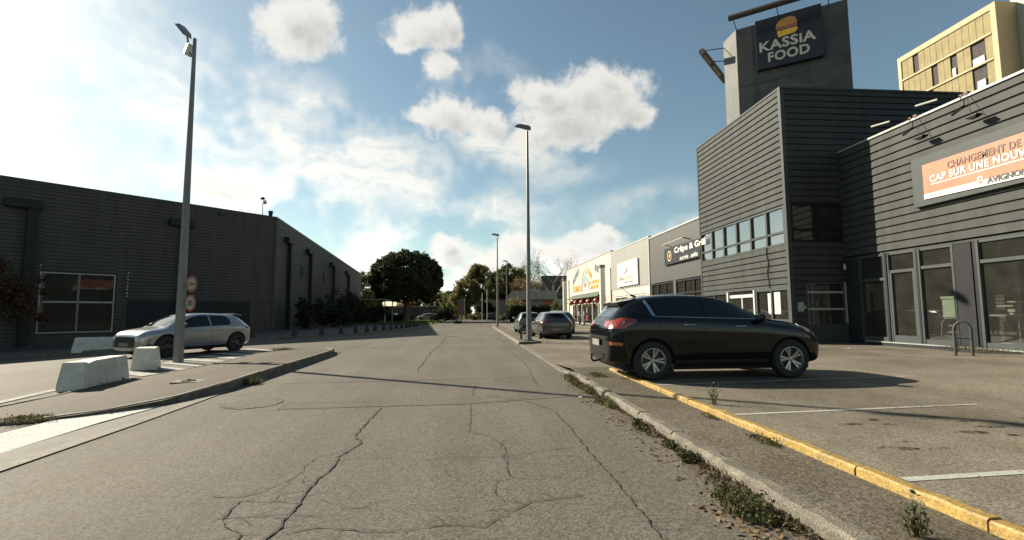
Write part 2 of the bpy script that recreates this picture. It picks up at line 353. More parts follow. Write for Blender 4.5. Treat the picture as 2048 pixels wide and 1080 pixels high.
m_earth = mat('dirt', (.062, .047, .033), .95, var=.4, vs=12, bump=.8, bs=50, speck=(70, .4))
m_grassg = mat('grass_ground', (.055, .075, .022), .95, var=.5, vs=.6, bump=.4, bs=20)
m_clad = cladding('dark_grey_cladding', (.046, .050, .047), .6, .12)
m_cladL = cladding('charcoal_cladding', (.063, .060, .054), .6, .2)
m_frame = mat('grey_frame', (.050, .057, .058), .5, var=.06, spec=.15)
m_dark = mat('dark_frame', (.012, .014, .018), .5, var=0, spec=.2)
m_dpanel = mat('dark_panel', (.024, .025, .027), .6, var=.1, spec=.15)
m_white = mat('white_paint', (.42, .415, .385), .5, var=.05)
m_cream = mat('cream_render', (.36, .345, .295), .8, var=.08, vs=1.5)
m_mast = mat('mast_sheet', (.066, .069, .064), .7, var=.22, vs=1.2, bump=.15, bs=6)
m_signb = mat('sign_black', (.012, .012, .014), .35, var=0)
m_letter = mat('cream_letters', (.50, .46, .38), .5, var=0)
m_inter = mat('interior_wall', (.14, .13, .115), .8, var=.3, vs=1)
m_interf = mat('interior_floor', (.16, .14, .12), .5, var=.2)
m_interr = mat('interior_red', (.14, .03, .022), .7, var=.2)
g_shop = glass('shop_glass', (.72, .76, .74), base=.05, refl=.8, dust=.035)
g_win = glass('window_glass', (.30, .33, .32), base=.30)
g_left = glass('warehouse_window_glass', (.5, .5, .48), base=.01, refl=.4, dust=.06)
g_dark = glass('dark_window_glass', (.25, .26, .25), base=.10, dust=.05)

# ------------------------------------------------------------------ terrain
def cl(v, a=0., b=1.): return max(a, min(b, v))
def gz(x, y): return -0.04*cl(-x-11, 0, 22)*cl((41-y)/12)
def grid(xs, ys, zf, keep=lambda x, y: True):
    b = B(); id = {}
    for i, x in enumerate(xs):
        for j, y in enumerate(ys): id[i, j] = len(b.v); b.v.append((x, y, zf(x, y)))
    for i in range(len(xs)-1):
        for j in range(len(ys)-1):
            if keep((xs[i]+xs[i+1])/2, (ys[j]+ys[j+1])/2): b.f.append((id[i, j], id[i+1, j], id[i+1, j+1], id[i, j+1])); b.m.append(0)
    return b
xs = [-3000, -800, -300, -120, -60]+[-45+k*2 for k in range(24)]+[5, 10, 20, 40, 80, 200, 800, 3000]
ys = [-2500, -500, -100, -30, -10]+[k*2 for k in range(0, 30)]+[62, 75, 100, 140, 200, 400, 1000, 4000]
struct('ground', grid(xs, ys, lambda x, y: gz(x, y)-.012), m_ground)
struct('road', grid([-4.5, -3.2, -2, -1, 0, 1, 2.06], [-6, 0, 3, 6, 9, 12, 15, 18, 22, 28, 35, 45, 56], lambda x, y: 0.0), m_road)
def lz(x, y): return .012+.105*cl((13.5-y)/2.5)+.10*cl((x-6)/9)*cl((30-y)/10)
struct('parking_lot', grid([2.16, 3.07, 4, 5, 6, 8, 10, 12, 15, 20, 45], [-6, 0, 3, 6, 9, 11.3, 12.2, 13.5, 16, 19, 22, 26, 30, 40, 62], lz, lambda x, y: not (x < 3.0 and y < 11.3)), m_lot)
struct('kerbside_strip', grid([2.2, 2.5, 2.94, 3.12], [-6, 0, 3, 6, 9, 10.7, 11.32], lambda x, y: .085+.01*math.sin(y*1.7)+.018*cl((y-9)/2.3)), m_strip)
# far verges
b = B(); b.add([(-90, 62, .02), (-5.6, 60, .02), (-4.2, 78, .02), (-5.2, 92, .02), (-18, 99, .02), (-90, 100, .02)], [(0,1,2,3,4,5)])
b.add([(-80, 108, .03), (-2, 104, .03), (1.5, 112, .03), (2, 190, .03), (-120, 190, .03)], [(0,1,2,3,4)])
b.add([(5.4, 64, .03), (60, 64, .03), (60, 150, .03), (7.5, 150, .03), (6.6, 100, .03)], [(0,1,2,3,4)])
struct('grass_verge', b, m_grassg)

def resample(pts, step):
    pts = [Vector(p) for p in pts]; out = [pts[0]]; 
    L = [0]
    for a, c in zip(pts, pts[1:]): L.append(L[-1]+(c-a).length)
    n = max(1, round(L[-1]/step))
    for k in range(1, n+1):
        t = L[-1]*k/n
        for i in range(len(L)-1):
            if t <= L[i+1]+1e-6: out.append(pts[i].lerp(pts[i+1], (t-L[i])/(L[i+1]-L[i]+1e-9))); break
    return out
def kerb(b, pts, w, seg=1.0, gap=.008, jit=.004, sub=4, chamfer=.02, base=-.1):
    """pts (x,y,ztop) on the road-side face; the kerb is w wide to its left (w<0: right)"""
    P = resample(pts, seg)
    for a, c in zip(P, P[1:]):
        d = (c-a); d.z = 0; d.normalize(); n = Vector((-d.y, d.x, 0)); sg = 1 if w > 0 else -1
        prof = []
        for k in range(sub+1):
            p = (a+d*gap/2).lerp(c-d*gap/2, k/sub)+n*random.uniform(-jit, jit); z = p.z+random.uniform(-jit, jit); e = chamfer*random.uniform(.6, 1.6)
            prof.append([(p.x, p.y, base), (p.x+n.x*sg*.004, p.y+n.y*sg*.004, z-e), (p.x+n.x*sg*(e+.004), p.y+n.y*sg*(e+.004), z), (p.x+n.x*(w-sg*e), p.y+n.y*(w-sg*e), z), (p.x+n.x*w, p.y+n.y*w, z-e), (p.x+n.x*w, p.y+n.y*w, base)])
        vs = [v for r in prof for v in r]; fs = []
        for k in range(sub):
            for i in range(5): fs.append((k*6+i, k*6+i+1, (k+1)*6+i+1, (k+1)*6+i))
        fs += [(0,1,2,3,4,5), tuple(sub*6+i for i in range(5, -1, -1))]
        b.add(vs, fs)
def strip_at(b, pts, w, z=.008, mi=0):
    P = [Vector((p[0], p[1], 0)) for p in pts]; vs = []
    for i, p in enumerate(P):
        d = (P[min(i+1, len(P)-1)]-P[max(i-1, 0)]).normalized(); n = Vector((-d.y, d.x, 0)); ww = w[i] if isinstance(w, list) else w
        zz = z(p.x, p.y) if callable(z) else z
        vs += [(p.x-n.x*ww/2, p.y-n.y*ww/2, zz), (p.x+n.x*ww/2, p.y+n.y*ww/2, zz)]
    b.add(vs, [(2*i, 2*i+2, 2*i+3, 2*i+1) for i in range(len(P)-1)], mi)
# right kerb of rough concrete, the yellow kerb, the lamp island beyond the lot's entrance
b = B(); kerb(b, [(2.05, -5, .115), (2.05, 10.3, .115), (2.03, 11.2, .05)], -.16, 1.0, jit=.008, chamfer=.028, sub=7); struct('kerb', b, m_conc, smooth=True)
b = B(); kerb(b, [(2.03, 11.25, .022), (2.0, 21.1, .022)], -.16, 1.0, jit=.003, chamfer=.008); struct('lowered_kerb', b, m_conc)
b = B(); kerb(b, [(2.95, -4.27, .150), (2.97, 10.75, .150)], -.11, 1.0, gap=.014, jit=.005, chamfer=.014, sub=6); struct('yellow_kerb', b, m_yel, smooth=True)
b = B(); kerb(b, [(1.97, 21.25, .12), (1.9, 47.5, .12)], -.16, 1.0); kerb(b, [(2.15, 21.35, .12), (3.0, 22.0, .10), (3.15, 22.6, .06)], .15, .6)
struct('island_kerb', b, m_kerbl)
b = B(); b.prism([(2.1, 21.6), (2.95, 22.2), (2.9, 30), (2.75, 47.3), (2.05, 47.3)], 0, .10); struct('lamp_island', b, m_strip)
# left island: kerb, sloping surface, gutter, bands
FL = [(-6.6, 6.6, .02), (-5.85, 6.76, .03), (-5.33, 7.07, .045), (-4.95, 7.5, .065), (-4.62, 7.95, .09), (-4.47, 8.8, .13), (-4.38, 9.5, .16), (-4.43, 11.2, .17), (-4.50, 13.5, .17), (-4.63, 16.9, .17), (-4.95, 18.4, .14), (-5.5, 19.3, .10), (-6.2, 19.6, .06)]
BK = [(-6.95, 7.2), (-6.9, 8.0), (-6.98, 8.6), (-6.95, 9.1), (-7.02, 9.6), (-7.1, 10.2), (-7.15, 11.2), (-7.05, 12.2), (-7.0, 13.8), (-7.2, 16.3), (-7.38, 17.6), (-7.4, 18.6), (-7.2, 19.2)]
FR = resample(FL, .5); BR = resample([(x, y, .035) for x, y in BK], 13.0/ (len(FR)-1)); n = min(len(FR), len(BR)); FR, BR = FR[:n], BR[:n]
b = B(); rows = 6
for i in range(n):
    for k in range(rows+1):
        p = FR[i].lerp(BR[i], k/rows); t = k/rows
        z = (FR[i].z-.012)*(1-t)**.8+.03*t; b.v.append((p.x-(.08 if k == 0 else 0)*0, p.y, z))
for i in range(n-1):
    for k in range(rows): a = i*(rows+1)+k; b.f.append((a, a+1, a+rows+2, a+rows+1)); b.m.append(0)
struct('island', b, m_island)
b = B(); kerb(b, FL, .11, .9, jit=.003, chamfer=.02); kerb(b, [(x, y, .045) for x, y in BK], -.06, 1.0, jit=.004, chamfer=.006)
struct('island_edge_kerb', b, m_kerbl, smooth=True)
b = B(); strip_at(b, [(-4.12, -3), (-4.16, 4.8), (-4.22, 6.6), (-4.33, 8.6), (-4.36, 9.6), (-4.37, 11), (-4.41, 13.5), (-4.55, 17.2), (-4.8, 18.4)], [.15]*4+[.10]*5, .012); struct('gutter_edge', b, m_kerbl)
b = B(); strip_at(b, [(-4.44, -3), (-4.42, 4.8), (-4.44, 6.6), (-4.46, 8.0), (-4.43, 9.2)], [.42, .42, .40, .2, .02], .009); struct('gutter', b, m_gut)
b = B(); b.add([(-5.75, -2, .006), (-4.63, -2, .006), (-4.64, 5.39, .006), (-4.70, 6.81, .006), (-4.62, 7.9, .006), (-4.78, 7.86, .006), (-5.07, 7.45, .006), (-5.41, 6.99, .006), (-5.42, 6.2, .006)], [tuple(range(9))]); struct('painted_band', b, m_wband)
# left pavement in front of the dark warehouse
KL = [(-38, 17.5), (-19, 21.6), (-15.5, 21.9), (-13, 23.2), (-11.6, 26.3), (-10.5, 28.6), (-8.8, 30.0), (-7.3, 34), (-5.7, 40), (-4.8, 47), (-4.5, 54)]
BL = [(-48, 8), (-29, 28.5), (-25.5, 32), (-22.5, 35), (-20, 37.5), (-18.5, 40), (-17, 41.5), (-17, 44), (-17, 48), (-17.3, 53), (-17.6, 58)]
K2 = resample([(x, y, gz(x, y)+.12) for x, y in KL], 1.6); B2 = resample([(x, y, 0) for x, y in BL], 1.0)
b = B()
for i, p in enumerate(K2):
    t = i/(len(K2)-1); q = B2[round(t*(len(B2)-1))]
    for k in range(4): r = p.lerp(q, k/3); b.v.append((r.x, r.y, gz(r.x, r.y)+.112))
for i in range(len(K2)-1):
    for k in range(3): a = i*4+k; b.f.append((a, a+4, a+5, a+1)); b.m.append(0)
struct('pavement', b, m_pave)
b = B(); kerb(b, [(x, y, gz(x, y)+.122) for x, y in KL], .14, 1.5, base=-1.0); struct('pavement_kerb', b, m_kerbl)
# painted lines on the ground
b = B()
strip_at(b, [(3.15, 5.84), (4.7, 5.97), (6.6, 6.1)], [.07, .06, .05], lambda x, y: lz(x, y)+.004); strip_at(b, [(3.15, 3.50), (4.18, 3.57), (7.5, 3.8)], .085, lambda x, y: lz(x, y)+.004)
strip_at(b, [(3.15, 8.32), (4.3, 8.42), (8.2, 8.7)], .08, lambda x, y: lz(x, y)+.004); strip_at(b, [(3.2, 10.9), (8.2, 11.25)], .08, lambda x, y: lz(x, y)+.004)
struct('bay_lines', b, m_wp)
b = B(); strip_at(b, [(-7.25, 7.0), (-7.42, 8.4), (-7.66, 9.9)], .17, .0)
for k in range(9):   # hatched no-parking zone behind the island
    y0 = 10.9+k*1.05; strip_at(b, [(-7.15, y0), (-8.7-.05*k, y0+1.0+.05*k)], .46, .0)
strip_at(b, [(-8.6, 12.6), (-9.6, 17), (-10.2, 20.5)], .12, .0)
struct('white_lines', b, m_wp)
b = B(); strip_at(b, [(-3.9, 11.4), (-3.62, 12.9)], .09, .004); strip_at(b, [(-4.1, 14.0), (-3.7, 17.9), (-4.0, 22), (-3.3, 30), (-3.0, 33)], [.10, .12, .1, .12, .12], .004)
strip_at(b, [(-9.5, 28.4), (-8.0, 27.0), (-6.2, 26.2)], .12, .0)
struct('worn_lines', b, m_wpw)
b = B(); strip_at(b, [(-3.83, 10.11), (-3.32, 10.2), (-2.81, 10.2), (-1.54, 10.3), (-.75, 10.36), (.14, 10.49), (1.11, 10.44)], .05, .004); struct('old_trench_line', b, m_red)
# patches and cracks
b = B(); b.add([(-2.77, 7.45, .004), (-.2, 7.55, .004), (1.5, 8.0, .004), (1.55, 8.3, .004), (.8, 8.05, .004), (-1.7, 7.95, .004), (-2.75, 7.92, .004)], [tuple(range(7))])
ring = [(-3.35+.42*math.cos(t*math.pi/8), 8.0+.48*math.sin(t*math.pi/8), .005) for t in range(16)]; b.add(ring, [tuple(range(16))])
struct('road_patches', b, m_patch)
CR = [([(-1.31,7.41),(-1.32,6.97),(-1.32,6.43),(-1.3,6.08),(-1.3,5.74),(-1.17,5.46),(-1.23,5.14),(-1.27,4.95),(-1.24,4.77),(-1.23,4.55),(-1.26,4.35),(-1.27,4.07),(-1.24,3.92),(-1.23,3.73),(-1.24,3.51),(-1.23,3.37),(-1.24,3.21),(-1.26,2.6)],2.4),
([(-1.3,5.07),(-1.41,5.04),(-1.47,4.9),(-1.49,4.67),(-1.45,4.51),(-1.49,4.32),(-1.55,4.22),(-1.59,4.05),(-1.69,3.95),(-1.99,3.98)],1),([(-1.67,3.9),(-1.68,3.74),(-1.64,3.55),(-1.59,3.44),(-1.43,3.31),(-1.41,3.23),(-1.5,2.8)],1.5),
([(-1.29,4.04),(-1.45,3.99),(-1.44,3.84)],.8),([(-1.66,3.88),(-1.44,3.84),(-1.24,3.8)],1),([(-1.73,3.56),(-1.53,3.57),(-1.36,3.59),(-1.23,3.6),(-1.06,3.54)],.8),([(-1.52,3.54),(-1.4,3.42)],1),([(-1.22,3.36),(-1.16,3.39),(-1.05,3.42)],.8),
([(-1.19,3.27),(-.99,3.35),(-.86,3.33),(-.68,3.27),(-.41,3.25),(-.23,3.31),(-.04,3.31),(.07,3.27),(.19,3.41),(.38,3.6),(.43,3.66),(.62,3.68),(.83,3.75)],1.1),([(-1.23,4.83),(-1.06,4.86),(-.8,4.87)],.6),([(-.46,4.73),(-.14,4.82),(.27,4.77),(.46,4.83),(.86,5.02),(1.13,5.05)],.8),
([(-.03,7.56),(-.02,6.42),(-.05,5.78),(.17,5.61),(.3,5.22),(.32,4.9),(.28,4.76),(.3,4.49),(.32,4.17)],1),([(.24,4.2),(.17,4.05),(.16,3.86),(.22,3.68),(.38,3.61)],.8),
([(.2,8.4),(.88,7.55),(1.11,6.89),(1.15,6.03),(1.14,5.18),(1.14,4.37),(1.14,3.79),(1.14,3.48),(1.14,3.24),(1.14,3.0),(1.15,2)],1.3),([(-2.78,7.36),(-2.77,7.58),(-2.78,7.93),(-2.24,7.91),(-1.71,7.88),(-1.52,7.79)],1.6),
([(-3.06,7.4),(-2.39,7.37),(-1.8,7.47),(-1.18,7.52),(-.22,7.53),(.44,7.6),(.81,7.95)],1.1),([(-1.73,7.98),(-.59,8.11),(.82,8.05),(1.58,8.33)],1),([(-.01,8.25),(.01,8.83),(.05,9.43)],1.4),([(-1.8,35.96),(-1.5,26),(-1.41,21.74),(-1.48,17.62),(-1.36,14.5),(-1.27,11.7)],3.4),
([(-3.77,8.0),(-3.7,7.7),(-3.3,7.5),(-2.95,7.75),(-2.95,8.2),(-3.3,8.45),(-3.7,8.35)],1.4),([(-3.9,8.05),(-3.5,7.62),(-3.1,7.62)],1.2),([(1.2,9.2),(1.4,13),(1.3,18),(1.5,26)],1.4),([(-3.6,9.0),(-3.4,8.7)],1.2),([(-.6,13.4),(.2,13.6),(1.2,13.5)],1.0),([(-4.0,24),(-2.2,24.2),(.5,24.0),(1.6,24.2)],1.6),([(-2.9,31),(-1.2,31.2),(1.5,31.0)],1.6)]
def jag(pts, step=.045, amp=.012):
    P = resample([(x, y, 0) for x, y in pts], step); a = amp; ox = oy = 0
    out = []
    for p in P: ox = ox*.6+random.uniform(-a, a); oy = oy*.6+random.uniform(-a, a); out.append((p.x+ox, p.y+oy))
    return out
for _ in range(16):
    cx_, cy_ = (random.gauss(-1.5, .28), random.uniform(3.1, 4.4)) if random.random() < .6 else (random.gauss(.35, .4), random.uniform(3.4, 5.4)); a_ = random.choice((0, 0, 1.4))+random.gauss(0, .3); L_ = random.uniform(.12, .38)
    CR.append(([(cx_, cy_), (cx_+L_*.5*math.cos(a_)+random.gauss(0, .03), cy_+L_*.5*math.sin(a_)+random.gauss(0, .03)), (cx_+L_*math.cos(a_), cy_+L_*math.sin(a_))], .7))
b = B()
for pts, w in CR:
    far = max(p[1] for p in pts) > 20
    J = jag(pts, .25 if far else .045, .03 if far else .012)
    W = [max(.004, .0078*w*random.uniform(.4, 1.5)) for _ in J]; W[0] = W[-1] = .0015
    strip_at(b, J, W, .0075)
    if not far:
        for _ in range(int(len(J)/9)):    # short side branches
            i = random.randrange(len(J)); x, y = J[i]; a = random.uniform(0, 6.28); L = random.uniform(.05, .22)
            strip_at(b, jag([(x, y), (x+L*math.cos(a), y+L*math.sin(a))], .03, .010), .0038, .0070)
struct('road_cracks', b, m_crack)
b = B()
for pts, w in [([(2.25, 4.6), (2.5, 4.75), (2.92, 4.72)], 1.2), ([(2.25, 7.2), (2.6, 7.35), (2.92, 7.3)], 1.0), ([(2.3, 8.6), (2.9, 8.8)], 1)]:
    J = jag(pts); strip_at(b, J, [.0045*w]*len(J), .102)
struct('strip_cracks', b, m_crack)
b = B()
for k in range(26):     # oil and tyre stains on the lot
    x, y = random.uniform(3.6, 7), random.uniform(3.6, 5.5); r = random.uniform(.04, .16); n = 9
    b.add([(x+r*1.6*math.cos(t*6.283/n)*random.uniform(.5, 1.2), y+r*.6*math.sin(t*6.283/n)*random.uniform(.5, 1.2), lz(x, y)+.004) for t in range(n)], [tuple(range(n))])
m_stain = paint('oil_stain', (.045, .041, .034), .52); struct('oil_stains', b, m_stain)
# strip of dirt along the right kerb
b = B(); vs = []
for k in range(60):
    y = 2.6+k*.14; w = .05+.14*abs(math.sin(y*1.3)+.5*math.sin(y*4.1))*(.6 if y > 7 else 1); vs += [(2.06, y, .03), (2.06-w, y+random.uniform(-.03, .03), .003)]
b.add(vs, [(2*i, 2*i+2, 2*i+3, 2*i+1) for i in range(59)]); struct('kerb_dirt', b, m_earth)
# manhole cover set in the island
t = thing('manhole_cover', 'small round metal manhole cover set in a pale concrete square on the left island', 'manhole cover', (-5.3, 9.85, .115), .15)
b = B(); b.prism([(-.24, -.2), (.24, -.2), (.24, .2), (-.24, .2)], -.06, .012); obj('surround', b, m_kerbl, t)
b = B(); b.lathe([(0, .022), (.09, .022), (.095, .012), (.12, .012), (.125, .02), (.13, .0)], n=20); b.tube((-.03, 0, .02), (.03, 0, .045), .012, n=6); obj('lid', b, m_dark, t)
# ------------------------------------------------------------------ LEFT: the dark warehouse
W = (-15.9, 41.05)
t = thing('warehouse', 'long dark grey warehouse with ribbed metal walls, left of the road', 'building', (W[0], W[1], 0), world=True)
F = Fr(W, (-.674, -.739), (.739, -.674)); S = Fr(W, (-.102, .995), (.995, .102))
b = B()
Z1 = 9.15
F.clad(b, 0.12, 9.6, 2.42, Z1, .22, .035, groove=.36); F.clad(b, 9.6, 10.2, -.9, Z1, .22, .035, groove=.36); F.clad(b, 10.2, 13.8, 4.0, Z1, .22, .035, groove=.36); F.clad(b, 13.8, 42, -1.2, Z1, .22, .035, groove=.36); F.clad(b, .12, 1.8, -.3, 2.42, .22, .035, groove=.36)
S.clad(b, .12, 57.8, -.2, Z1, .26, .035, groove=.36)
F.box(b, 1.8, 9.6, -.25, 0.0, -1, 2.42); F.box(b, 10.2, 13.8, -.25, -.03, -1, .30)
back = [F.P(42, -.02, 0)[:2], (-70, 40), (-60, 95), S.P(57.8, -.02, 0)[:2], S.P(0.05, -.05, 0)[:2]]
b.prism(back[::-1], 9.0, 9.12)
b.add([(*S.P(57.8, 0, 0)[:2], -.2), (*S.P(57.8, 0, 0)[:2], Z1), (-60, 95, Z1), (-60, 95, -.2)], [(0,1,2,3)])
obj('wall', b, m_cladL, t)
b = B(); F.box(b, -.03, 42, -.06, .06, Z1-.02, Z1+.12); S.box(b, .06, 57.9, -.06, .06, Z1-.02, Z1+.12); obj('roof_edge', b, m_frame, t)
b = B(); F.box(b, -.04, .13, -.05, .07, -.3, Z1-.02); obj('corner_trim', b, m_frame, t)
for (a0, h0, h1, fr, zz) in [(14.0, 13.95, 15.5, F, -.9), (6.2, 6.0, 7.5, F, -.6), (3.5, 2.4, 4.0, S, -.2), (12.0, 10.4, 12.6, S, -.2), (26.0, 23.8, 26.6, S, -.2), (40.0, 37.4, 40.6, S, -.2)]:
    b = B(); fr.box(b, a0+.1, a0+.55, 0, .34, zz, 7.55); fr.box(b, h0, h1, 0, .42, 7.55, 8.0); obj('pilaster', b, m_dpanel, t)
b = B()
for k in range(6): F.box(b, 1.85+k*1.29, 3.1+k*1.29, 0, .025, -.7, 2.36)
obj('loading_door', b, m_dpanel, t)
for (a, c) in ((10.3, 12.0), (12.05, 13.75)):
    w_ = B(); F.box(w_, a-.05, a+.02, -.05, .06, .33, 3.95); F.box(w_, c-.02, c+.05, -.05, .06, .33, 3.95); F.box(w_, a+.02, c-.02, -.05, .06, .33, .41); F.box(w_, a+.02, c-.02, -.05, .06, 3.87, 3.95); F.box(w_, a+.02, c-.02, -.05, .06, 2.13, 2.24)
    wo_ = obj('window', w_, mat('window_alu', (.30, .30, .27), .45, var=.05), t)
    g_ = B(); F.box(g_, a+.02, c-.02, 0, .012, .41, 2.13); F.box(g_, a+.02, c-.02, 0, .012, 2.24, 3.87); obj('pane', g_, g_left, wo_)
    l_ = B(); F.box(l_, a+.02, c-.02, -.3, -.27, 1.42, 1.47); F.box(l_, a+.02, c-.02, -.3, -.27, .98, 1.03); obj('inner_bars', l_, m_white, wo_)  # two thin white bars behind the lower pane
b = B(); F.box(b, 10.2, 13.8, -3.0, -2.9, -.2, 4.0); F.box(b, 10.2, 13.8, -2.9, -.26, .2, .28); F.box(b, 10.2, 13.8, -2.9, -.05, 4.0, 4.1); F.box(b, 10.1, 10.2, -3.0, -.26, -.2, 4.1); F.box(b, 13.8, 13.9, -3.0, -.26, -.2, 4.1); obj('room', b, m_inter, t)
for (a, z) in ((9.2, 5.6), (20.5, 5.75)):
    b = B(); S.box(b, a-.6, a+.6, .02, .10, z-.5, z+.5); obj('window', b, m_dark, t)
b = B(); b.lathe([(0, .09), (.05, .08), (.09, .05), (.1, 0)], n=14); me = mesh_of('wall_lamp', b, m_white, True); 
o = obj('wall_lamp', me, None, t); me.transform(Matrix.Translation(Vector(F.P(.9, .03, 2.5))-Vector((*W, 0)))@Matrix.Rotation(R(90), 4, Vector((-.674, -.739, 0))))
b = B(); F.box(b, 3.9, 4.3, .05, .22, 8.75, 8.95); obj('flood_lamp', b, m_frame, t)
b = B(); F.box(b, 15.9, 16.3, .05, .22, 8.75, 8.95); obj('flood_lamp', b, m_frame, t)
c = Vector(F.P(1.0, -.3, 9.12))
t = thing('roof_camera', 'white dome camera on a thin mast on the corner of the warehouse roof', 'camera', tuple(c))
b = B(); b.tube((0, 0, 0), (0, 0, 1.5), .03, n=8); obj('mast', b, m_frame, t)
b = B(); b.lathe([(0, .12), (.1, .1), (.16, 0), (.16, -.08), (0, -.1)], c=(-.05, 0, 1.55), n=12); b.box(-.2, .2, -.04, .04, 1.5, 1.56); obj('bracket', b, m_dark, t)
b = B(); b.lathe([(.03, .2), (.12, .1), (.15, 0), (.12, -.1), (.05, -.15), (0, -.16)], c=(.16, 0, 1.22), n=14); obj('dome', b, m_white, t, smooth=True)
c = Vector(F.P(.35, -.3, 9.12))
t = thing('roof_siren', 'small dark box siren beside the camera mast on the warehouse roof', 'siren', tuple(c))
b = B(); b.tube((0, 0, 0), (0, 0, .2), .03, n=8); b.hexa([(-.1,-.1,.2),(.1,-.1,.2),(.1,.1,.2),(-.1,.1,.2),(-.15,-.13,.62),(.15,-.13,.62),(.15,.13,.62),(-.15,.13,.62)]); obj('housing', b, m_dark, t)

# ------------------------------------------------------------------ RIGHT: the tower building
T = (12.5, 18.5)
t = thing('tower_building', 'tall dark grey ribbed metal building with a band of windows behind the black car', 'building', (*T, 0), world=True)
F1 = Fr(T, (0, 1), (-1, 0)); F2 = Fr(T, (1, 0), (0, -1)); ZT = 10.4
b = B()
F1.clad(b, .08, 7.4, 5.62, ZT, .272, .055, groove=.24); F1.clad(b, .08, 7.4, 2.42, 4.02, .272, .055, groove=.24)
F2.clad(b, .08, 2.3, 5.66, 7.8, .272, .055, groove=.24); F2.clad(b, .08, 14, 7.8, ZT, .272, .055, groove=.24); F2.clad(b, .08, 2.3, 2.5, 4.1, .272, .055, groove=.24); F2.clad(b, .08, .52, -.2, 2.5, .272, .055, groove=.24)
b.box(12.56, 26.5, 25.85, 25.9, -.2, ZT); b.box(26.4, 26.5, 18.55, 25.85, 7, ZT); b.box(12.56, 26.5, 18.56, 25.88, ZT-.12, ZT-.06)
obj('wall', b, m_clad, t)
b = B(); F1.box(b, -.07, 7.5, -.04, .08, ZT-.01, ZT+.07); F2.box(b, .05, 14, -.04, .09, ZT-.01, ZT+.07); obj('roof_edge', b, m_frame, t)
for a0, a1, d0, d1 in ((-.06, .1, -.1, .075), (7.38, 7.5, -.2, .07)): b = B(); F1.box(b, a0, a1, d0, d1, -.2, ZT-.01); obj('corner_trim', b, m_frame, t)
def bays(name, fr, edges, z0, z1, ztr, par, gm, fm, d0=-.06, d1=.06, pw=.09, rail=.09):
    """a run of windows: each bay a window part with its pane"""
    for a, c in zip(edges, edges[1:]):
        f = B(); fr.box(f, a, a+pw, d0, d1, z0, z1); fr.box(f, a+pw, c, d0, d1-.012, z0, z0+rail); fr.box(f, a+pw, c, d0, d1-.012, z1-rail, z1)
        if ztr: fr.box(f, a+pw, c, d0, d1-.012, ztr-rail/2, ztr+rail/2)
        o = obj(name, f, fm, par); p = B()
        zz = [z0+rail]+([ztr-rail/2, ztr+rail/2] if ztr else [])+[z1-rail]
        for k in range(0, len(zz), 2): fr.box(p, a+pw, c, -.03, -.018, zz[k], zz[k+1])
        obj('pane', p, gm, o)
    f = B(); fr.box(f, edges[-1], edges[-1]+pw, d0, d1, z0, z1); obj('end_post', f, fm, par)
bays('window', F1, [.1+k*1.2 for k in range(7)], 4.02, 5.62, 4.55, t, g_win, m_frame, pw=.11)
bays('window', F2, [.1, 1.15, 2.15], 4.10, 5.66, 4.6, t, g_dark, m_dark)
b = B(); F1.box(b, .1, 7.4, -2.2, -2.1, 0, 10); F2.box(b, 1.9, 2.3, -7, -.1, 3.9, 5.7); F1.box(b, .1, 7.4, -2.1, -.08, 3.9, 3.98); F1.box(b, .1, 7.4, -2.1, -.08, 5.66, 5.72); obj('interior', b, m_inter, t)
bays('shop_window', F1, [.08, 1.2, 2.3], .95, 2.3, None, t, g_shop, m_frame)
b = B(); F1.box(b, .1, 2.4, -.06, .04, -.2, .95); F1.box(b, .1, 7.4, -.06, .05, 2.3, 2.42); F1.box(b, 4.8, 7.4, -.06, .04, -.2, .5); obj('lower_panel', b, m_frame, t)
bays('shop_window', F1, [4.85, 6.1, 7.25], .5, 2.3, None, t, g_shop, m_frame)
d = B(); F1.box(d, 2.42, 2.52, -.06, .1, 0, 2.3); F1.box(d, 4.7, 4.8, -.06, .1, 0, 2.3); F1.box(d, 2.52, 4.7, -.04, .02, 2.0, 2.14); F1.box(d, 2.52, 4.7, -.04, .02, 1.05, 1.16); F1.box(d, 3.55, 3.62, -.04, .02, 0, 2.0); F1.box(d, 2.52, 4.7, -.04, .01, 0, .25)
do = obj('glazed_door', d, m_white, t); p = B(); F1.box(p, 2.52, 4.7, -.03, -.018, .25, 2.3); obj('pane', p, g_shop, do)
b = B(); F1.box(b, .75, 1.18, -.015, -.01, 1.25, 2.15); F1.box(b, 1.28, 1.6, -.015, -.01, 1.3, 2.12); obj('paper_notice', b, m_white, t)
d = B(); F2.box(d, .52, .6, -.06, .08, 0, 2.5); F2.box(d, 2.14, 2.24, -.06, .08, .0, 2.5); F2.box(d, .6, 2.14, -.05, .03, 2.42, 2.5); F2.box(d, .6, 2.14, -.05, .03, 2.06, 2.14); F2.box(d, .6, 2.14, -.05, .03, 1.4, 1.48); F2.box(d, 1.25, 1.31, -.05, .03, .85, 2.06); F2.box(d, .6, 2.14, -.05, .02, 0, .85)
do = obj('entrance_door', d, m_frame, t); p = B(); F2.box(p, .6, 2.14, -.03, -.018, .85, 2.42); obj('pane', p, g_dark, do)
tr_ = B(); F2.box(tr_, .6, 2.14, .031, .045, 2.06, 2.14); F2.box(tr_, .6, 2.14, .031, .045, 1.4, 1.48); F2.box(tr_, 2.15, 2.23, .081, .09, .9, 2.5); obj('white_rail', tr_, mat('pale_rail', (.3, .3, .28), .5, var=.05), do)
b = B(); F2.box(b, -.0, 2.25, -.4, .06, -.3, .12); obj('step', b, m_gut, t)
o = obj('mailbox', (lambda b_: F2.box(b_, .17, .40, .052, .14, 1.35, 1.72))(B()), mat('mailbox_grey', (.25, .29, .28), .4)); bevel_fix(o, .008); tag(o, 'grey wall mailbox beside the shaded entrance door of the tower building', 'mailbox')
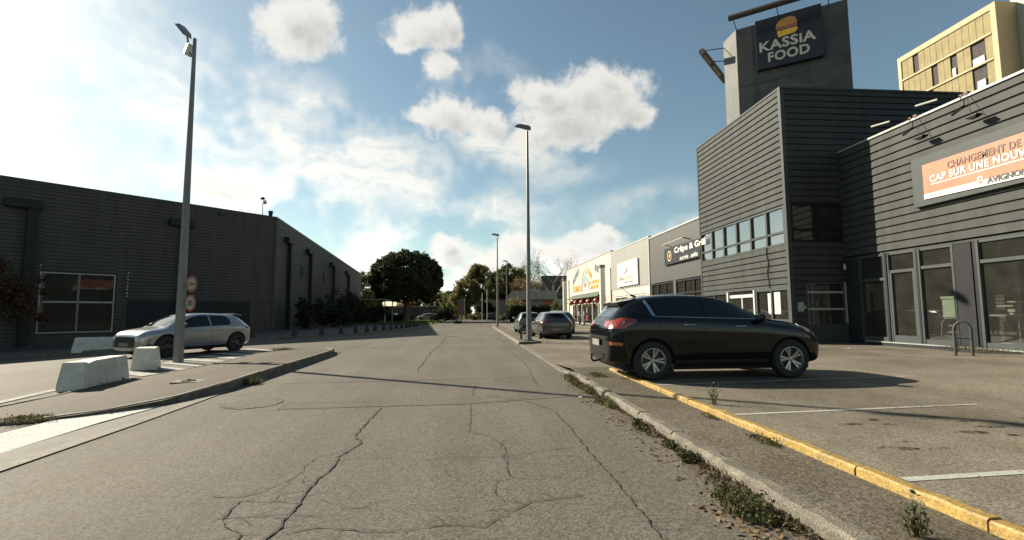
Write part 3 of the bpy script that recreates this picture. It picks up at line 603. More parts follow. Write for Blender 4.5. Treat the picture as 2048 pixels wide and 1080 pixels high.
o = obj('door_intercom', (lambda b_: F2.box(b_, .44, .5, .052, .10, 1.45, 1.58))(B()), m_white); tag(o, 'tiny white intercom by the shaded entrance door', 'intercom')
P_ = [F1.P(1.35+.05*math.sin(z*7), .085, z) for z in [2.35+.1*k for k in range(18)]]
b = B(); b.path(P_, .022, 6); o = obj('hanging_cable', b, m_dark); tag(o, 'loose dark cable hanging down the ribbed wall under the window band', 'cable')
# ------------------------------------------------------------------ mast with the food sign
A = (13.3, 22.95)
t = thing('sign_mast', 'tall grey sheet metal advertising mast rising from the roof of the tower building', 'mast', (*A, ZT), world=True)
b = B(); b.prism([(13.3, 22.95), (17.1, 20.17), (17.35, 21.6), (15.9, 27.0), (13.27, 24.15)], ZT-.1, 15.62); obj('shaft', b, m_mast, t, bevel=.02)
b = B(); MS = Fr(A, (.807, -.590), (-.590, -.807))
for a in (.72, 3.05): MS.box(b, a, a+.012, 0, .006, ZT, 15.6)
MS.box(b, 0.02, 4.7, 0, .005, 12.6, 12.612); obj('seam', b, m_dpanel, t)
t = thing('food_sign', 'black square sign with a burger and the words KASSIA FOOD, fixed to the tall mast', 'sign', MS.P(2.3, 0, 13.1), world=True)
b = B(); MS.box(b, .9, 3.68, .02, .26, 13.1, 15.62); obj('panel', b, m_signb, t, bevel=.01)
lettering('word', 'KASSiA', .8, MS.mat4(1.05, .265, 13.96), m_letter, t, ext=.01, bold=.022, spacing=1.06, width=2.36, height=.50)
lettering('word', 'FOOD', .8, MS.mat4(1.40, .265, 13.38), m_letter, t, ext=.01, bold=.022, spacing=1.06, width=1.74, height=.48)
def blob(par, name, pts, m, d0, d1):
    b_ = B(); n_ = len(pts); b_.add([MS.P(x, d0, z) for x, z in pts]+[MS.P(x, d1, z) for x, z in pts], [tuple(range(n_)), tuple(range(n_, 2*n_))[::-1]]+[(i, (i+1) % n_, n_+(i+1) % n_, n_+i) for i in range(n_)]); obj(name, b_, m, par)
bun = [(1.78, 14.98), (1.82, 15.16), (1.98, 15.33), (2.2, 15.40), (2.45, 15.40), (2.62, 15.30), (2.68, 15.14), (2.68, 14.98)]
blob(t, 'bun', bun, mat('bun_orange', (.50, .24, .06), .5), .262, .275)
blob(t, 'patty', [(1.8, 14.95), (2.7, 14.95), (2.7, 14.88), (1.8, 14.88)], mat('patty_pink', (.5, .22, .2), .5), .262, .272)
blob(t, 'cheese', [(1.84, 14.82), (2.68, 14.82), (2.7, 14.68), (2.56, 14.55), (2.3, 14.53), (1.88, 14.5)], mat('cheese_yellow', (.72, .42, .03), .5), .262, .275)
t = thing('sign_floodlight', 'long dark tube floodlight on arms above the burger sign', 'floodlight', MS.P(1.5, 1.0, 15.7), world=True)
b = B(); b.path([MS.P(-.15, 1.35, 15.55), MS.P(5.2, 1.35, 15.6)], .14, 10); obj('tube', b, mat('rusty_brown', (.045, .037, .03), .6), t)
b = B()
for a in (.05, 1.9, 3.9): b.path([MS.P(a, 1.35, 15.5), MS.P(a+.05, .7, 15.3), MS.P(a+.05, .0, 15.45)], .02, 6)
obj('bracket', b, m_dark, t)
t = thing('sign_floodlight', 'slanting dark tube floodlight on two thin rods left of the mast', 'floodlight', (12.0, 24.0, 15), world=True)
b = B(); b.path([(12.0, 24.0, 15.0), (14.9, 27.1, 15.0)], .17, 10); obj('tube', b, mat('rusty_brown', (.045, .037, .03), .6), t)
b = B(); b.path([(12.05, 24.05, 15.05), (13.3, 24.1, 15.3)], .022, 6); b.path([(12.95, 25.0, 15.0), (13.9, 24.85, 15.0)], .022, 6); b.box(12.5, 12.6, 24.5, 24.6, 14.85, 14.9); obj('bracket', b, m_dark, t)
b = B(); b.path([(12.15, 24.1, 14.9), (12.9, 24.9, 14.9)], .075, 8); b.path([(13.2, 25.2, 14.9), (14.1, 26.2, 14.9)], .075, 8); obj('lens', b, mat('lens_brown', (.22, .17, .12), .3), t)

# ------------------------------------------------------------------ RIGHT: glass fronted shop with the banner
G = (14.8, 18.5)
t = thing('glass_front_shop', 'low dark grey shop with full height shop windows at the right edge', 'building', (*G, 0), world=True)
F3 = Fr(G, (0, -1), (-1, 0)); ZG = 7.72
b = B(); F3.clad(b, .02, 14, 3.46, ZG, .285, .055, groove=.24); F3.box(b, 13.9, 14, -12, 0, 0, ZG); F3.box(b, 0.05, 14, -12, -.03, ZG-.15, ZG-.05); F3.box(b, .02, 14, -.3, .0, 3.40, 3.5)
obj('wall', b, m_clad, t)
b = B(); F3.box(b, 4.5, 5.05, -.25, .05, -.1, 3.40); obj('pillar', b, mat('charcoal_pillar', (.024, .025, .027), .7, var=.1, spec=.1), t)
b = B(); F3.box(b, 0.06, 14, -.08, .10, ZG-.01, ZG+.06); obj('roof_edge', b, mat('pale_flashing', (.24, .25, .24), .4, var=.05), t)
b = B(); F3.box(b, .02, .72, -.2, .03, -.1, 3.42); F3.box(b, .72, 14, -.2, .08, -.1, .22); obj('plinth', b, m_dpanel, t)
b = B(); F3.box(b, .9, 14, .05, .11, .222, .262); obj('sill', b, mat('pale_flashing', (.24, .25, .24), .4), t)
def gl_bay(a0, a1, ztr, door=False):
    f = B(); F3.box(f, a0, a0+.07, -.12, .06, .26, 3.40); F3.box(f, a1-.07, a1, -.12, .06, .26, 3.40); F3.box(f, a0+.07, a1-.07, -.1, .04, ztr, ztr+.1); F3.box(f, a0+.07, a1-.07, -.1, .04, .26, .42 if not door else .5); F3.box(f, a0+.07, a1-.07, -.1, .03, 3.33, 3.40)
    if door: F3.box(f, a0+.07, a0+.15, -.09, .05, .5, ztr); F3.box(f, a1-.16, a1-.07, -.09, .05, .5, ztr)
    o = obj('shop_window' if not door else 'glass_door', f, m_frame, t); p = B(); F3.box(p, a0+.07, a1-.07, -.03, -.018, .42, ztr); F3.box(p, a0+.07, a1-.07, -.03, -.018, ztr+.1, 3.33); obj('pane', p, g_shop, o)
gl_bay(.75, 1.95, 2.45); gl_bay(2.05, 3.2, 2.68, True); gl_bay(3.28, 4.5, 2.72); gl_bay(5.2, 8.4, 2.72); gl_bay(8.5, 11.5, 2.72); gl_bay(11.6, 13.9, 2.72)
for a0, a1, d0, d1 in ((1.95, 2.05, -.12, .09), (3.2, 3.28, -.12, .07), (5.05, 5.2, -.2, .02)): b = B(); F3.box(b, a0, a1, d0, d1, .23, 3.41); obj('post', b, m_dark, t)
b = B(); F3.box(b, .1, 13.9, -7, -6.9, 0, 3.6); F3.box(b, .02, .1, -7, -.22, 0, 3.6); F3.box(b, .1, 13.9, -6.9, -.25, 3.52, 3.55); obj('room_wall', b, m_inter, t)
b = B(); F3.box(b, .1, 13.9, -6.9, -.22, .14, .2); obj('room_floor', b, m_interf, t)
b = B(); F3.box(b, .11, .16, -4.6, -.25, .2, 1.28); obj('red_partition', b, m_interr, t)
b = B(); F3.box(b, .165, .2, -1.5, -.9, .2, 2.35); obj('inner_door', b, mat('inner_door_brown', (.07, .03, .022), .6), t)
b = B(); F3.box(b, .11, .15, -.85, -.3, 1.30, 2.75); obj('pale_panel', b, mat('pale_panel', (.33, .36, .32), .7), t)
b = B(); F3.clad(b, 3.3, 3.95, .2, 3.45, .12, .03, d0=-2.2); obj('brick_pillar', b, mat('dull_brick', (.13, .09, .07), .9), t)
# things inside the shop
def inside(name, label, cat, loc): return thing(name, label, cat, loc, world=True)
x = inside('flip_chart', 'pale flip chart board on a bent tube stand behind the shop glass', 'board', (15.8, 14.75, .2))
b = B(); b.box(15.75, 15.8, 14.85, 15.46, 1.14, 1.80); b.box(15.72, 15.75, 14.83, 15.48, 1.74, 1.82); obj('board', b, mat('board_cream', (.46, .49, .39), .6), x)
b = B(); b.path([(15.78, 15.50, .22), (15.78, 15.62, .3), (15.78, 15.54, .95), (15.78, 15.42, 1.10), (15.78, 14.7, 1.10)], .018, 6); b.path([(15.78, 14.75, .22), (15.78, 14.75, 1.12)], .018, 6)
for z in (.62, .84): b.box(15.7, 15.85, 14.75, 15.25, z, z+.03)
obj('stand', b, m_white, x)
x = inside('shop_shelf', 'white shelf rack on a metal frame inside the right hand shop window', 'shelf', (16.2, 12.6, .2))
b = B(); b.path([(16.0, 13.36, .22), (16.0, 13.36, 1.15)], .022, 6); b.path([(16.0, 13.3, 1.2), (16.0, 13.3, 1.95)], .03, 6); b.box(15.8, 16.3, 11.2, 13.82, .34, .38); b.box(15.9, 16.3, 12.2, 13.34, .56, .60); b.box(15.9, 16.3, 12.2, 13.34, .77, .81); obj('frame', b, m_white, x)
b = B(); b.box(15.8, 16.5, 10.6, 14.32, 1.17, 1.22); b.box(15.95, 16.4, 11.2, 13.6, 1.58, 1.62); b.box(15.95, 16.4, 11.0, 13.45, 1.93, 1.98); obj('shelf_board', b, m_white, x)
b = B(); b.box(15.95, 16.15, 13.4, 13.6, 1.3, 1.38); b.box(15.9, 16.2, 13.35, 13.85, 1.46, 1.50); b.box(16.0, 16.1, 13.5, 13.6, 1.22, 1.3); obj('holder', b, m_white, x)
x = inside('wire_crate', 'pale plastic crate standing on the floor behind the glass door', 'crate', (15.6, 16.2, .2))
b = B()
for i in range(4): b.box(15.6, 15.63, 16.6+i*.16, 16.64+i*.16, .25, .75)
for z in (.25, .42, .58, .73): b.box(15.6, 15.64, 16.6, 17.15, z, z+.035)
b.box(15.63, 15.95, 16.6, 17.15, .22, .25); obj('slats', b, mat('crate_grey', (.4, .42, .42), .6), x)
x = inside('door_cone_lamp', 'small pale pendant lamp hanging in the dark corner beside the shop windows', 'lamp', (14.55, 18.2, 3.0))
b = B(); b.path([(14.55, 18.2, 3.45), (14.55, 18.2, 3.2)], .012, 6); obj('cord', b, m_dark, x)
b = B(); b.lathe([(.02, .12), (.045, .04), (.05, -.08), (0, -.12)], c=(14.55, 18.2, 3.08), n=10); obj('shade', b, m_white, x, smooth=True)
# the board and the banner
t = thing('sign_board', 'wide plain grey board framing the orange banner on the shop wall', 'board', F3.P(6, 0, 5), world=True)
b = B(); F3.box(b, 3.45, 12.5, .055, .19, 4.74, 6.36); obj('board', b, m_frame, t, bevel=.008)
t = thing('banner', 'orange and white banner with the word CHANGEMENT mounted on the grey board', 'banner', F3.P(6, .2, 5), world=True)
m_or = mat('banner_orange', (.34, .108, .047), .55, var=.12, vs=2.2, bump=.12, bs=3); m_bw = mat('banner_white', (.45, .44, .41), .55, var=.03)
def cloth(name, pts, m, d):
    b_ = B(); b_.add([F3.P(x_, d, z_) for x_, z_ in pts]+[F3.P(x_, d-.012, z_) for x_, z_ in pts], [tuple(range(len(pts))), tuple(range(2*len(pts)-1, len(pts)-1, -1))]); obj(name, b_, m, t)
cloth('sheet', [(3.87, 4.94), (10.6, 4.78), (10.6, 6.06), (3.87, 6.06)], m_or, .215)
cloth('lower_band', [(3.87, 4.935), (10.6, 4.77), (10.6, 4.98), (5.7, 5.08), (3.87, 5.10)], m_bw, .222)
m_bt = mat('banner_brown', (.10, .06, .045), .6, var=0); m_bk = mat('banner_black', (.03, .03, .03), .6, var=0)
lettering('line', 'CHANGEMENT DE', .3, F3.mat4(4.72, .224, 5.70), m_bt, t, ext=.004, bold=.006, spacing=1.08, width=2.06, height=.22)
lettering('line', 'CAP SUR UNE NOUVELLE', .3, F3.mat4(4.12, .224, 5.42), m_bw, t, ext=.004, bold=.011, spacing=1.08, width=3.35, height=.23)
lettering('line', 'AVIGNON', .3, F3.mat4(5.84, .228, 4.93), m_bk, t, ext=.004, bold=.012, width=1.05, height=.17)
cloth('underline', [(4.14, 5.345), (8.4, 5.33), (8.4, 5.365), (4.14, 5.38)], m_bw, .224)
pin = [(5.66+.085*math.cos(a*math.pi/8), 5.13+.085*math.sin(a*math.pi/8)) for a in range(16)]; cloth('pin', pin, m_bw, .226)
cloth('pin', [(5.60, 5.07), (5.72, 5.07), (5.665, 4.95)], m_or, .2265); cloth('pin', [(5.66+.045*math.cos(a*math.pi/6), 5.13+.045*math.sin(a*math.pi/6)) for a in range(12)], m_or, .2285)
# wall floodlights
m_bro = mat('rusty_bracket', (.11, .055, .03), .7)
for k, (sw, lab) in enumerate([(4.05, 'dark flat wall floodlight hanging above the left end of the banner board'), (5.75, 'dark flat wall floodlight hanging above the banner, near the right edge')]):
    x = thing('wall_floodlight', lab, 'floodlight', F3.P(sw, .5, 6.95), world=True, group='floodlights on the shop roof edge')
    b = B(); F3.box(b, sw-.17, sw+.17, .25, .46, 6.92, 6.98); F3.box(b, sw-.11, sw+.11, .28, .43, 6.885, 6.92); obj('lamp_head', b, m_dark, x, bevel=.01)
    b = B(); b.path([F3.P(sw-.35, .12, ZG), F3.P(sw-.25, .2, 7.45), F3.P(sw-.05, .36, 6.98)], .008, 6); obj('arm', b, m_dark, x)
    b = B(); F3.box(b, sw-.45, sw-.32, .02, .13, ZG+.06, ZG+.14); obj('bracket', b, m_bro, x)
for k, (sw, lab) in enumerate([(2.9, 'white tube lamp projecting over the shop roof edge, nearest the tower'), (4.65, 'white tube lamp projecting over the shop roof edge, between the two wall floodlights'), (8.0, 'white tube lamp projecting over the shop roof at the right edge of view')]):
    x = thing('roof_tube_lamp', lab, 'lamp', F3.P(sw, .5, 7.7), world=True, group='tube lamps on the shop roof edge')
    b = B(); b.path([F3.P(sw-.3, .75, ZG+.12), F3.P(sw+.25, .55, ZG+.10)], .035, 8); obj('tube', b, m_white, x)
    b = B(); b.path([F3.P(sw+.25, .55, ZG+.10), F3.P(sw+.55, .1, ZG+.09)], .016, 6); obj('arm', b, m_dark, x)
    b = B(); F3.box(b, sw+.5, sw+.6, .0, .12, ZG+.06, ZG+.13); obj('bracket', b, m_bro, x)
# hoop barrier in front of the shop
x = thing('hoop_barrier', 'dark grey steel hoop barrier with a crossbar in front of the shop windows', 'barrier', (13.1, 12.35, lz(13.1, 12.35)), R(128))
b = B(); b.path([(-.17, 0, -.1), (-.17, 0, .72), (-.14, 0, .82), (-.07, 0, .89), (0, 0, .91), (.07, 0, .89), (.14, 0, .82), (.17, 0, .72), (.17, 0, -.1)], .035, 10); obj('hoop', b, m_frame, x, smooth=True)
b = B(); b.path([(-.15, 0, .48), (.15, 0, .48)], .028, 8); obj('crossbar', b, m_frame, x, smooth=True)
# ------------------------------------------------------------------ row of shops further down
m_cor = mat('light_corrugated', (.33, .325, .295), .5, var=.06)
m_drk = mat('grey_corrugated', (.065, .066, .06), .5, var=.08)
Y0 = 65.4
F4 = Fr((12.6, Y0), (0, -1), (-1, 0)); sy = lambda y: Y0-y
t = thing('crepe_shop', 'dark grey corrugated shop next to the tower building, under the crepe sign', 'building', (12.6, 30, 0), world=True)
b = B(); F4.clad(b, sy(34.05), sy(25.95), 3.35, 6.55, .36, .09, vert=True, wav=True); b.box(12.66, 24, 26, 34.05, 6.3, 6.45); F4.box(b, sy(34.05), sy(33.8), -.2, .04, -.3, 3.35); F4.box(b, sy(30.1), sy(29.7), -.2, .04, -.3, 3.35); obj('wall', b, m_drk, t)
b = B(); F4.box(b, sy(34.05), sy(25.9), -.1, .1, 6.55, 6.64); obj('roof_edge', b, m_cor, t)
bays('shop_window', F4, [sy(33.8), sy(32.6), sy(31.3), sy(30.15)], .15, 3.3, 2.5, t, g_dark, m_dark); bays('shop_window', F4, [sy(29.7), sy(28.5), sy(27.2), sy(26.0)], .15, 3.3, 2.5, t, g_dark, m_dark)
b = B(); F4.box(b, sy(34), sy(26), -4, -3.9, 0, 6); obj('interior', b, m_inter, t)
x = thing('crepe_sign', 'long black sign reading Crepe & Grill on the dark corrugated wall', 'sign', F4.P(sy(28.5), .1, 4.9), world=True)
b = B(); F4.box(b, sy(31.0), sy(25.95), .10, .2, 4.36, 5.42); obj('panel', b, m_signb, x, bevel=.02)
wl = mat('white_letters', (.55, .54, .5), .5, var=0)
lettering('word', 'Crêpe & Grill', .6, F4.mat4(sy(29.35), .205, 4.86), wl, x, ext=.01, bold=.014, width=4.1, height=.46)
lettering('word', 'sucrée . salée', .4, F4.mat4(sy(28.6), .205, 4.46), wl, x, ext=.01, bold=.004, shear=.3, width=2.4, height=.26)
b = B(); b.v = []; ring = [F4.P(sy(30.15)+.33*math.cos(a*math.pi/12), .21, 4.88+.33*math.sin(a*math.pi/12)) for a in range(24)]; ring2 = [F4.P(sy(30.15)+.25*math.cos(a*math.pi/12), .21, 4.88+.25*math.sin(a*math.pi/12)) for a in range(24)]
b.add(ring+ring2, [(i, (i+1) % 24, 24+(i+1) % 24, 24+i) for i in range(24)]); b.add([F4.P(sy(30.15)-.12, .21, 4.75), F4.P(sy(30.15)+.1, .21, 4.8), F4.P(sy(30.15)+.14, .21, 4.98), F4.P(sy(30.15)-.02, .21, 5.02)], [(0,1,2,3)]); obj('round_emblem', b, mat('emblem_beige', (.45, .33, .2), .5), x)
x = thing('sign_lamp_bar', 'thin lamp bar on arms above the crepe sign', 'lamp', F4.P(sy(28), .3, 5.7), world=True)
b = B(); b.path([F4.P(sy(30.4), .5, 5.62), F4.P(sy(27.4), .5, 5.66)], .03, 6); obj('bar', b, m_cor, x)
b = B(); b.path([F4.P(sy(27.4), .5, 5.66), F4.P(sy(27.4), .02, 5.55)], .03, 6); b.path([F4.P(sy(30.2), .5, 5.62), F4.P(sy(30.2), .02, 5.5)], .02, 6); obj('arm', b, m_dark, x)

t = thing('hairdresser_shop', 'pale corrugated shop with a square white sign, between the crepe shop and the restaurant', 'building', (12.6, 39, 0), world=True)
b = B(); F4.clad(b, sy(43.95), sy(34.1), 3.35, 6.72, .42, .12, vert=True, wav=True); b.box(12.66, 24, 34.1, 43.9, 6.4, 6.5); obj('wall', b, m_cor, t)
b = B(); F4.box(b, sy(44.0), sy(34.05), -.1, .1, 6.72, 6.80); F4.box(b, sy(34.12), sy(34.0), -.1, .12, -.2, 6.72); obj('roof_edge', b, m_cor, t)
b = B(); F4.box(b, sy(43.9), sy(34.2), -.3, .02, 2.75, 3.35); obj('fascia', b, m_cream, t)
pk = mat('pink_render', (.33, .26, .22), .8, var=.1)
for y in (43.2, 38.6, 34.6):
    b = B(); F4.box(b, sy(y+.55), sy(y-.45), -.3, .05, -.2, 2.75); obj('pillar', b, pk, t)
bays('shop_window', F4, [sy(42.7), sy(41.3), sy(39.2)], .2, 2.7, None, t, g_dark, m_white); bays('shop_window', F4, [sy(38.1), sy(36.7), sy(35.2)], .2, 2.7, None, t, g_dark, m_white)
b = B(); F4.box(b, sy(44), sy(34), -4, -3.9, 0, 6); obj('interior', b, m_inter, t)
x = thing('hairdresser_sign', 'square white sign with a thin arrow shaped emblem and the words Bleu Libellule', 'sign', F4.P(sy(39), .1, 4.5), world=True)
b = B(); F4.box(b, sy(41.5), sy(36.3), .13, .2, 3.5, 5.5); obj('panel', b, mat('sign_white', (.48, .47, .43), .5, var=.02), x)
gy = mat('letters_grey', (.16, .13, .13), .5, var=0); og = mat('letters_orange', (.62, .28, .15), .5, var=0)
lettering('word', 'Bleu', .6, F4.mat4(sy(40.9), .205, 4.0), gy, x, ext=.005, bold=.01, width=1.35, height=.32)
lettering('word', 'Libellule', .6, F4.mat4(sy(39.4), .205, 4.0), og, x, ext=.005, width=2.2, height=.33)
lettering('word', 'coiffure & beauté', .3, F4.mat4(sy(39.5), .205, 3.74), gy, x, ext=.005, bold=.006, width=2.1, height=.13)
b = B(); b.path([F4.P(sy(39.3), .21, 5.3), F4.P(sy(38.7), .21, 4.85), F4.P(sy(38.9), .21, 4.7), F4.P(sy(39.6), .21, 4.48)], [.03, .07, .06, .02], 4); obj('emblem', b, og, x)

t = thing('restaurant', 'cream white restaurant with a green awning at the far end of the shop row', 'building', (12.6, 55, 0), world=True)
b = B(); F4.box(b, 0, sy(44.0), -.3, 0, 3.1, 6.95); F4.box(b, 0, sy(61.6), -.3, 0, -.4, 3.1); F4.box(b, sy(46.5), sy(44.0), -.3, 0, -.4, 3.1); b.box(12.9, 24, 44.1, 65.4, 6.6, 6.7); b.box(12.9, 24, 65.1, 65.4, -.4, 6.9); obj('wall', b, m_cream, t)
b = B(); F4.box(b, -.05, sy(43.98), -.35, .05, 6.95, 7.02); obj('roof_edge', b, pk, t)
bays('shop_window', F4, [sy(61.55), sy(58.9), sy(56.4), sy(53.9), sy(51.4), sy(48.9), sy(46.6)], .1, 3.1, 2.35, t, g_dark, m_white, pw=.15)
b = B(); F4.box(b, sy(61.5), sy(46.5), -5, -4.9, 0, 3.2); obj('interior', b, mat('interior_maroon', (.09, .02, .018), .8), t)
b = B(); b.add([F4.P(sy(61.7), .02, 3.45), F4.P(sy(46.4), .02, 3.45), F4.P(sy(46.4), .7, 3.05), F4.P(sy(61.7), .7, 3.05), F4.P(sy(61.7), .02, 3.0), F4.P(sy(46.4), .02, 3.0), F4.P(sy(46.4), .7, 2.95), F4.P(sy(61.7), .7, 2.95)], [(0,1,2,3), (3,2,6,7), (4,5,6,7)]); obj('awning', b, mat('awning_green', (.06, .08, .05), .8), t)
b = B(); F4.box(b, sy(61.7), sy(46.4), .0, .1, 3.46, 3.62); obj('ledge', b, m_white, t)
bl = mat('letters_blue', (.08, .125, .18), .5, var=.1); ye = mat('letters_yellow', (.40, .25, .02), .5, var=.1); ltb = mat('emblem_blue', (.2, .27, .31), .5, var=.1)
def arc_word(word, yc, z0, rad, h, m, par, spread):
    n_ = len(word)
    for i, ch in enumerate(word):
        a = (i-(n_-1)/2)*spread; s_ = sy(yc)+rad*math.sin(a); z_ = z0+rad*(math.cos(a)-1)
        m4 = F4.mat4(s_, .03, z_)@Matrix.Rotation(-a, 4, 'Z'); lettering('letter', ch, h*1.35, m4, m, par, ext=.01, bold=.03, align='CENTER')
x = thing('restaurant_lettering', 'blue and yellow wall lettering with an arched blue emblem above the green awning', 'sign', F4.P(sy(54), .1, 5), world=True)
m4 = F4.mat4(sy(61.2), .02, 4.75)@Matrix.Rotation(R(19), 4, 'Z'); lettering('word', 'BUFFET', 1, m4, bl, x, ext=.01, bold=.04, width=3.9, height=.72)
m4 = F4.mat4(sy(50.2), .02, 5.75)@Matrix.Rotation(R(-14), 4, 'Z'); lettering('word', 'SERVICE', 1, m4, bl, x, ext=.01, bold=.04, width=3.8, height=.66)
arc_word('ALLIAN', 53.9, 5.75, 3.0, .62, ye, x, .27)
lettering('word', 'FORMULE', 1, F4.mat4(sy(61.2), .02, 3.85), ye, x, ext=.01, bold=.05, width=5.0, height=.75)
lettering('word', 'A VOLONTE', 1, F4.mat4(sy(52.6), .02, 4.35), ye, x, ext=.01, bold=.05, width=6.0, height=.4)
lettering('word', 'MIDI ET SOIR', 1, F4.mat4(sy(52.0), .02, 3.85), ye, x, ext=.01, bold=.05, width=5.6, height=.36)
arcp = [(-2.0, 0), (-1.9, .8), (-1.2, 1.5), (0, 1.75), (1.2, 1.5), (1.9, .8), (2.0, 0)]; inn = [(1.45, 0), (1.35, .6), (.85, 1.05), (0, 1.2), (-.85, 1.05), (-1.35, .6), (-1.45, 0)]
b = B(); n_ = len(arcp); b.add([F4.P(sy(54.6)+a, .025, 3.75+z) for a, z in arcp+inn[::-1]], [(i, i+1, n_+i+1, n_+i) for i in range(n_-1)]); obj('arch_emblem', b, ltb, x)
b = B(); b.add([F4.P(sy(54.6)+a, .02, 4.15+z) for a, z in [(-.6, .2), (-.4, .5), (0, .65), (.4, .5), (.6, .2), (.3, .05), (-.3, .05)]], [tuple(range(7))]); obj('emblem_flame', b, mat('emblem_red', (.5, .12, .04), .5), x)
m_lan = mat('lantern_red', (.30, .065, .03), .5, var=.1); lt = None
for k, yy in enumerate([60.4, 57.4, 54.2, 51.0, 47.8]):
    if lt is None:
        lt = thing('lantern', 'round red paper lantern hanging under the green restaurant awning', 'lantern', (12.15, yy, 2.55), group='lanterns under the restaurant awning')
        b = B(); b.lathe([(0, .26), (.16, .24), (.30, .12), (.34, 0), (.30, -.12), (.16, -.24), (0, -.26)], n=14); obj('shade', b, m_lan, lt, smooth=True)
        b = B(); b.tube((0, 0, .26), (0, 0, .45), .01, n=5); b.tube((0, 0, -.26), (0, 0, -.5), .03, .05, n=6); obj('tassel', b, mat('tassel_gold', (.5, .33, .05), .6), lt)
    else: c_ = copy_tree(lt); c_.location = (12.15, yy, 2.55)
m_colw = mat('column_white', (.55, .54, .5), .6, var=.08)
for (X, Y, Zt, lab) in [(11.9, 44.6, 5.75, 'white round column where the restaurant meets the pale corrugated shop'), (12.1, 64.3, 5.8, 'white round column at the far end of the restaurant wall')]:
    x = thing('round_column', lab, 'column', (X, Y, 0), group='white columns of the restaurant')
    b = B(); b.tube((0, 0, -.3), (0, 0, Zt-.3), .27, n=18); obj('shaft', b, m_colw, x, smooth=True)
    b = B(); b.tube((0, 0, Zt-.3), (0, 0, Zt), .29, n=18); obj('cap', b, mat('cap_grey', (.13, .12, .10), .7), x, smooth=True)
o = obj('restaurant_cable', (lambda b_: b_.path([(12.1, 64.2, 2.9), (12.25, 63.6, 2.6), (12.3, 62.6, 2.65), (12.2, 61.8, 2.95)], .05, 5))(B()), mat('cable_green', (.03, .12, .09), .6)); tag(o, 'green cable drooping from the far white column to the awning', 'cable')

# ------------------------------------------------------------------ buildings further away
def far_building(name, label, loc): return thing(name, label, 'building', loc, world=True)
t = far_building('apartment_block', 'tall white block with a protruding bay of yellow panels, top right', (60, 55, 0))
YB = Fr((60, 63.4), (0, -1), (-1, 0))
m_bw2 = mat('block_white', (.40, .385, .33), .8, var=.06)
b = B(); YB.box(b, 0, 34, -14, -1.5, 0, 34.9); YB.box(b, 14.3, 34, -14, -1.48, 34.9, 40.5); obj('wall', b, m_bw2, t)
m_yf = mat('bay_frame_ochre', (.36, .29, .18), .8, var=.06); m_side = mat('bay_side_ochre', (.33, .22, .11), .8, var=.1)
b = B(); YB.box(b, 2.0, 2.5, -1.5, 1.2, 20, 36.2); YB.box(b, 14.3, 14.9, -1.5, 1.2, 20, 36.2); YB.box(b, 2.5, 14.3, -1.5, 1.2, 35.5, 36.2)
for z in (23.5, 26.6, 29.7, 32.7): YB.box(b, 2.5, 14.3, .5, 1.25, z, z+.22)
YB.box(b, 2.5, 14.3, -1.5, .5, 20, 35.5); obj('bay_frame', b, m_yf, t)
m_pan = mat('insulation_panel', (.215, .18, .092), .9, var=.12, vs=.8)
holes = {(0, 2), (1, 5), (1, 8), (1, 11), (1, 12), (2, 4), (2, 11), (2, 12), (3, 7)}
zr = [(32.92, 35.45), (29.92, 32.7), (26.82, 29.7), (23.72, 26.6)]; pb = B(); hb = B(); sb = B()
for r, (z0, z1) in enumerate(zr):
    for k in range(14):
        a = 2.55+k*.835
        if (r, k) in holes: hb = B(); YB.box(hb, a, a+.82, .9, .92, z0+.1, z1); obj('opening', hb, mat('opening_dark', (.03, .022, .022), .8, var=.3), t)
        else: YB.box(pb, a, a+.79, .9, 1.08, z0+.03, z1)
obj('insulation_panels', pb, m_pan, t)
b = B(); obj('white_sheet', (lambda q_: YB.box(q_, 11.9, 13.2, .93, 1.1, 30.0, 30.8))(B()), m_white, t); obj('white_sheet', (lambda q_: YB.box(q_, 9.4, 9.8, .93, 1.1, 30.0, 31.0))(B()), m_white, t); obj('white_sheet', (lambda q_: YB.box(q_, 12.2, 13.1, .93, 1.1, 26.9, 28.0))(B()), m_white, t)
m_wd = mat('far_window', (.06, .055, .05), .3, var=.2)
for (a0, a1, z0, z1) in [(.6, 1.4, 31.3, 33.4), (.6, 1.4, 28.2, 30.3), (15.8, 17.4, 33.2, 35.3), (15.8, 17.4, 29.7, 31.8), (15.8, 17.4, 26.2, 28.3), (19, 21, 33.2, 35.3), (19, 21, 29.7, 31.8), (19, 21, 26.2, 28.3), (24, 26, 33.2, 35.3), (24, 26, 29.7, 31.8)]:
    b = B(); YB.box(b, a0, a1, -1.47, -1.4, z0, z1); obj('window', b, m_pan if a0 < 1 else m_wd, t)
t = far_building('office_building', 'low grey roofed building with a band of red panels and windows beyond the parked cars', (13, 112, 0))
b = B(); b.box(8.6, 18.5, 110, 122, 0, 4.3); b.box(2.5, 8.55, 111, 120, 0, 4.4); obj('wall', b, mat('office_wall', (.18, .155, .13), .8, var=.1), t)
b = B(); b.hexa([(7.2,108.8,4.35),(18.8,108.8,4.35),(18.8,123,4.35),(7.2,123,4.35),(8.8,109.0,6.35),(18.6,109.0,6.35),(18.6,122,6.35),(8.8,122,6.35)]); obj('roof', b, mat('office_roof', (.27, .255, .225), .7, var=.06), t)
b = B(); b.box(10, 18.4, 109.9, 109.98, 2.6, 4.3); obj('red_band', b, mat('office_red', (.30, .09, .06), .7, var=.1), t)
for k in range(2): b = B(); b.box(13.0+k*1.5, 14.4+k*1.5, 109.84, 109.9, 3.0, 4.1); obj('window', b, mat('office_window', (.10, .14, .13), .3), t)
b = B(); b.box(8.6, 18.4, 108.7, 109.9, 2.1, 2.6); b.box(14.2, 14.5, 108.6, 108.8, 4.5, 6.3); obj('ledge', b, mat('office_ledge', (.38, .34, .28), .8), t)
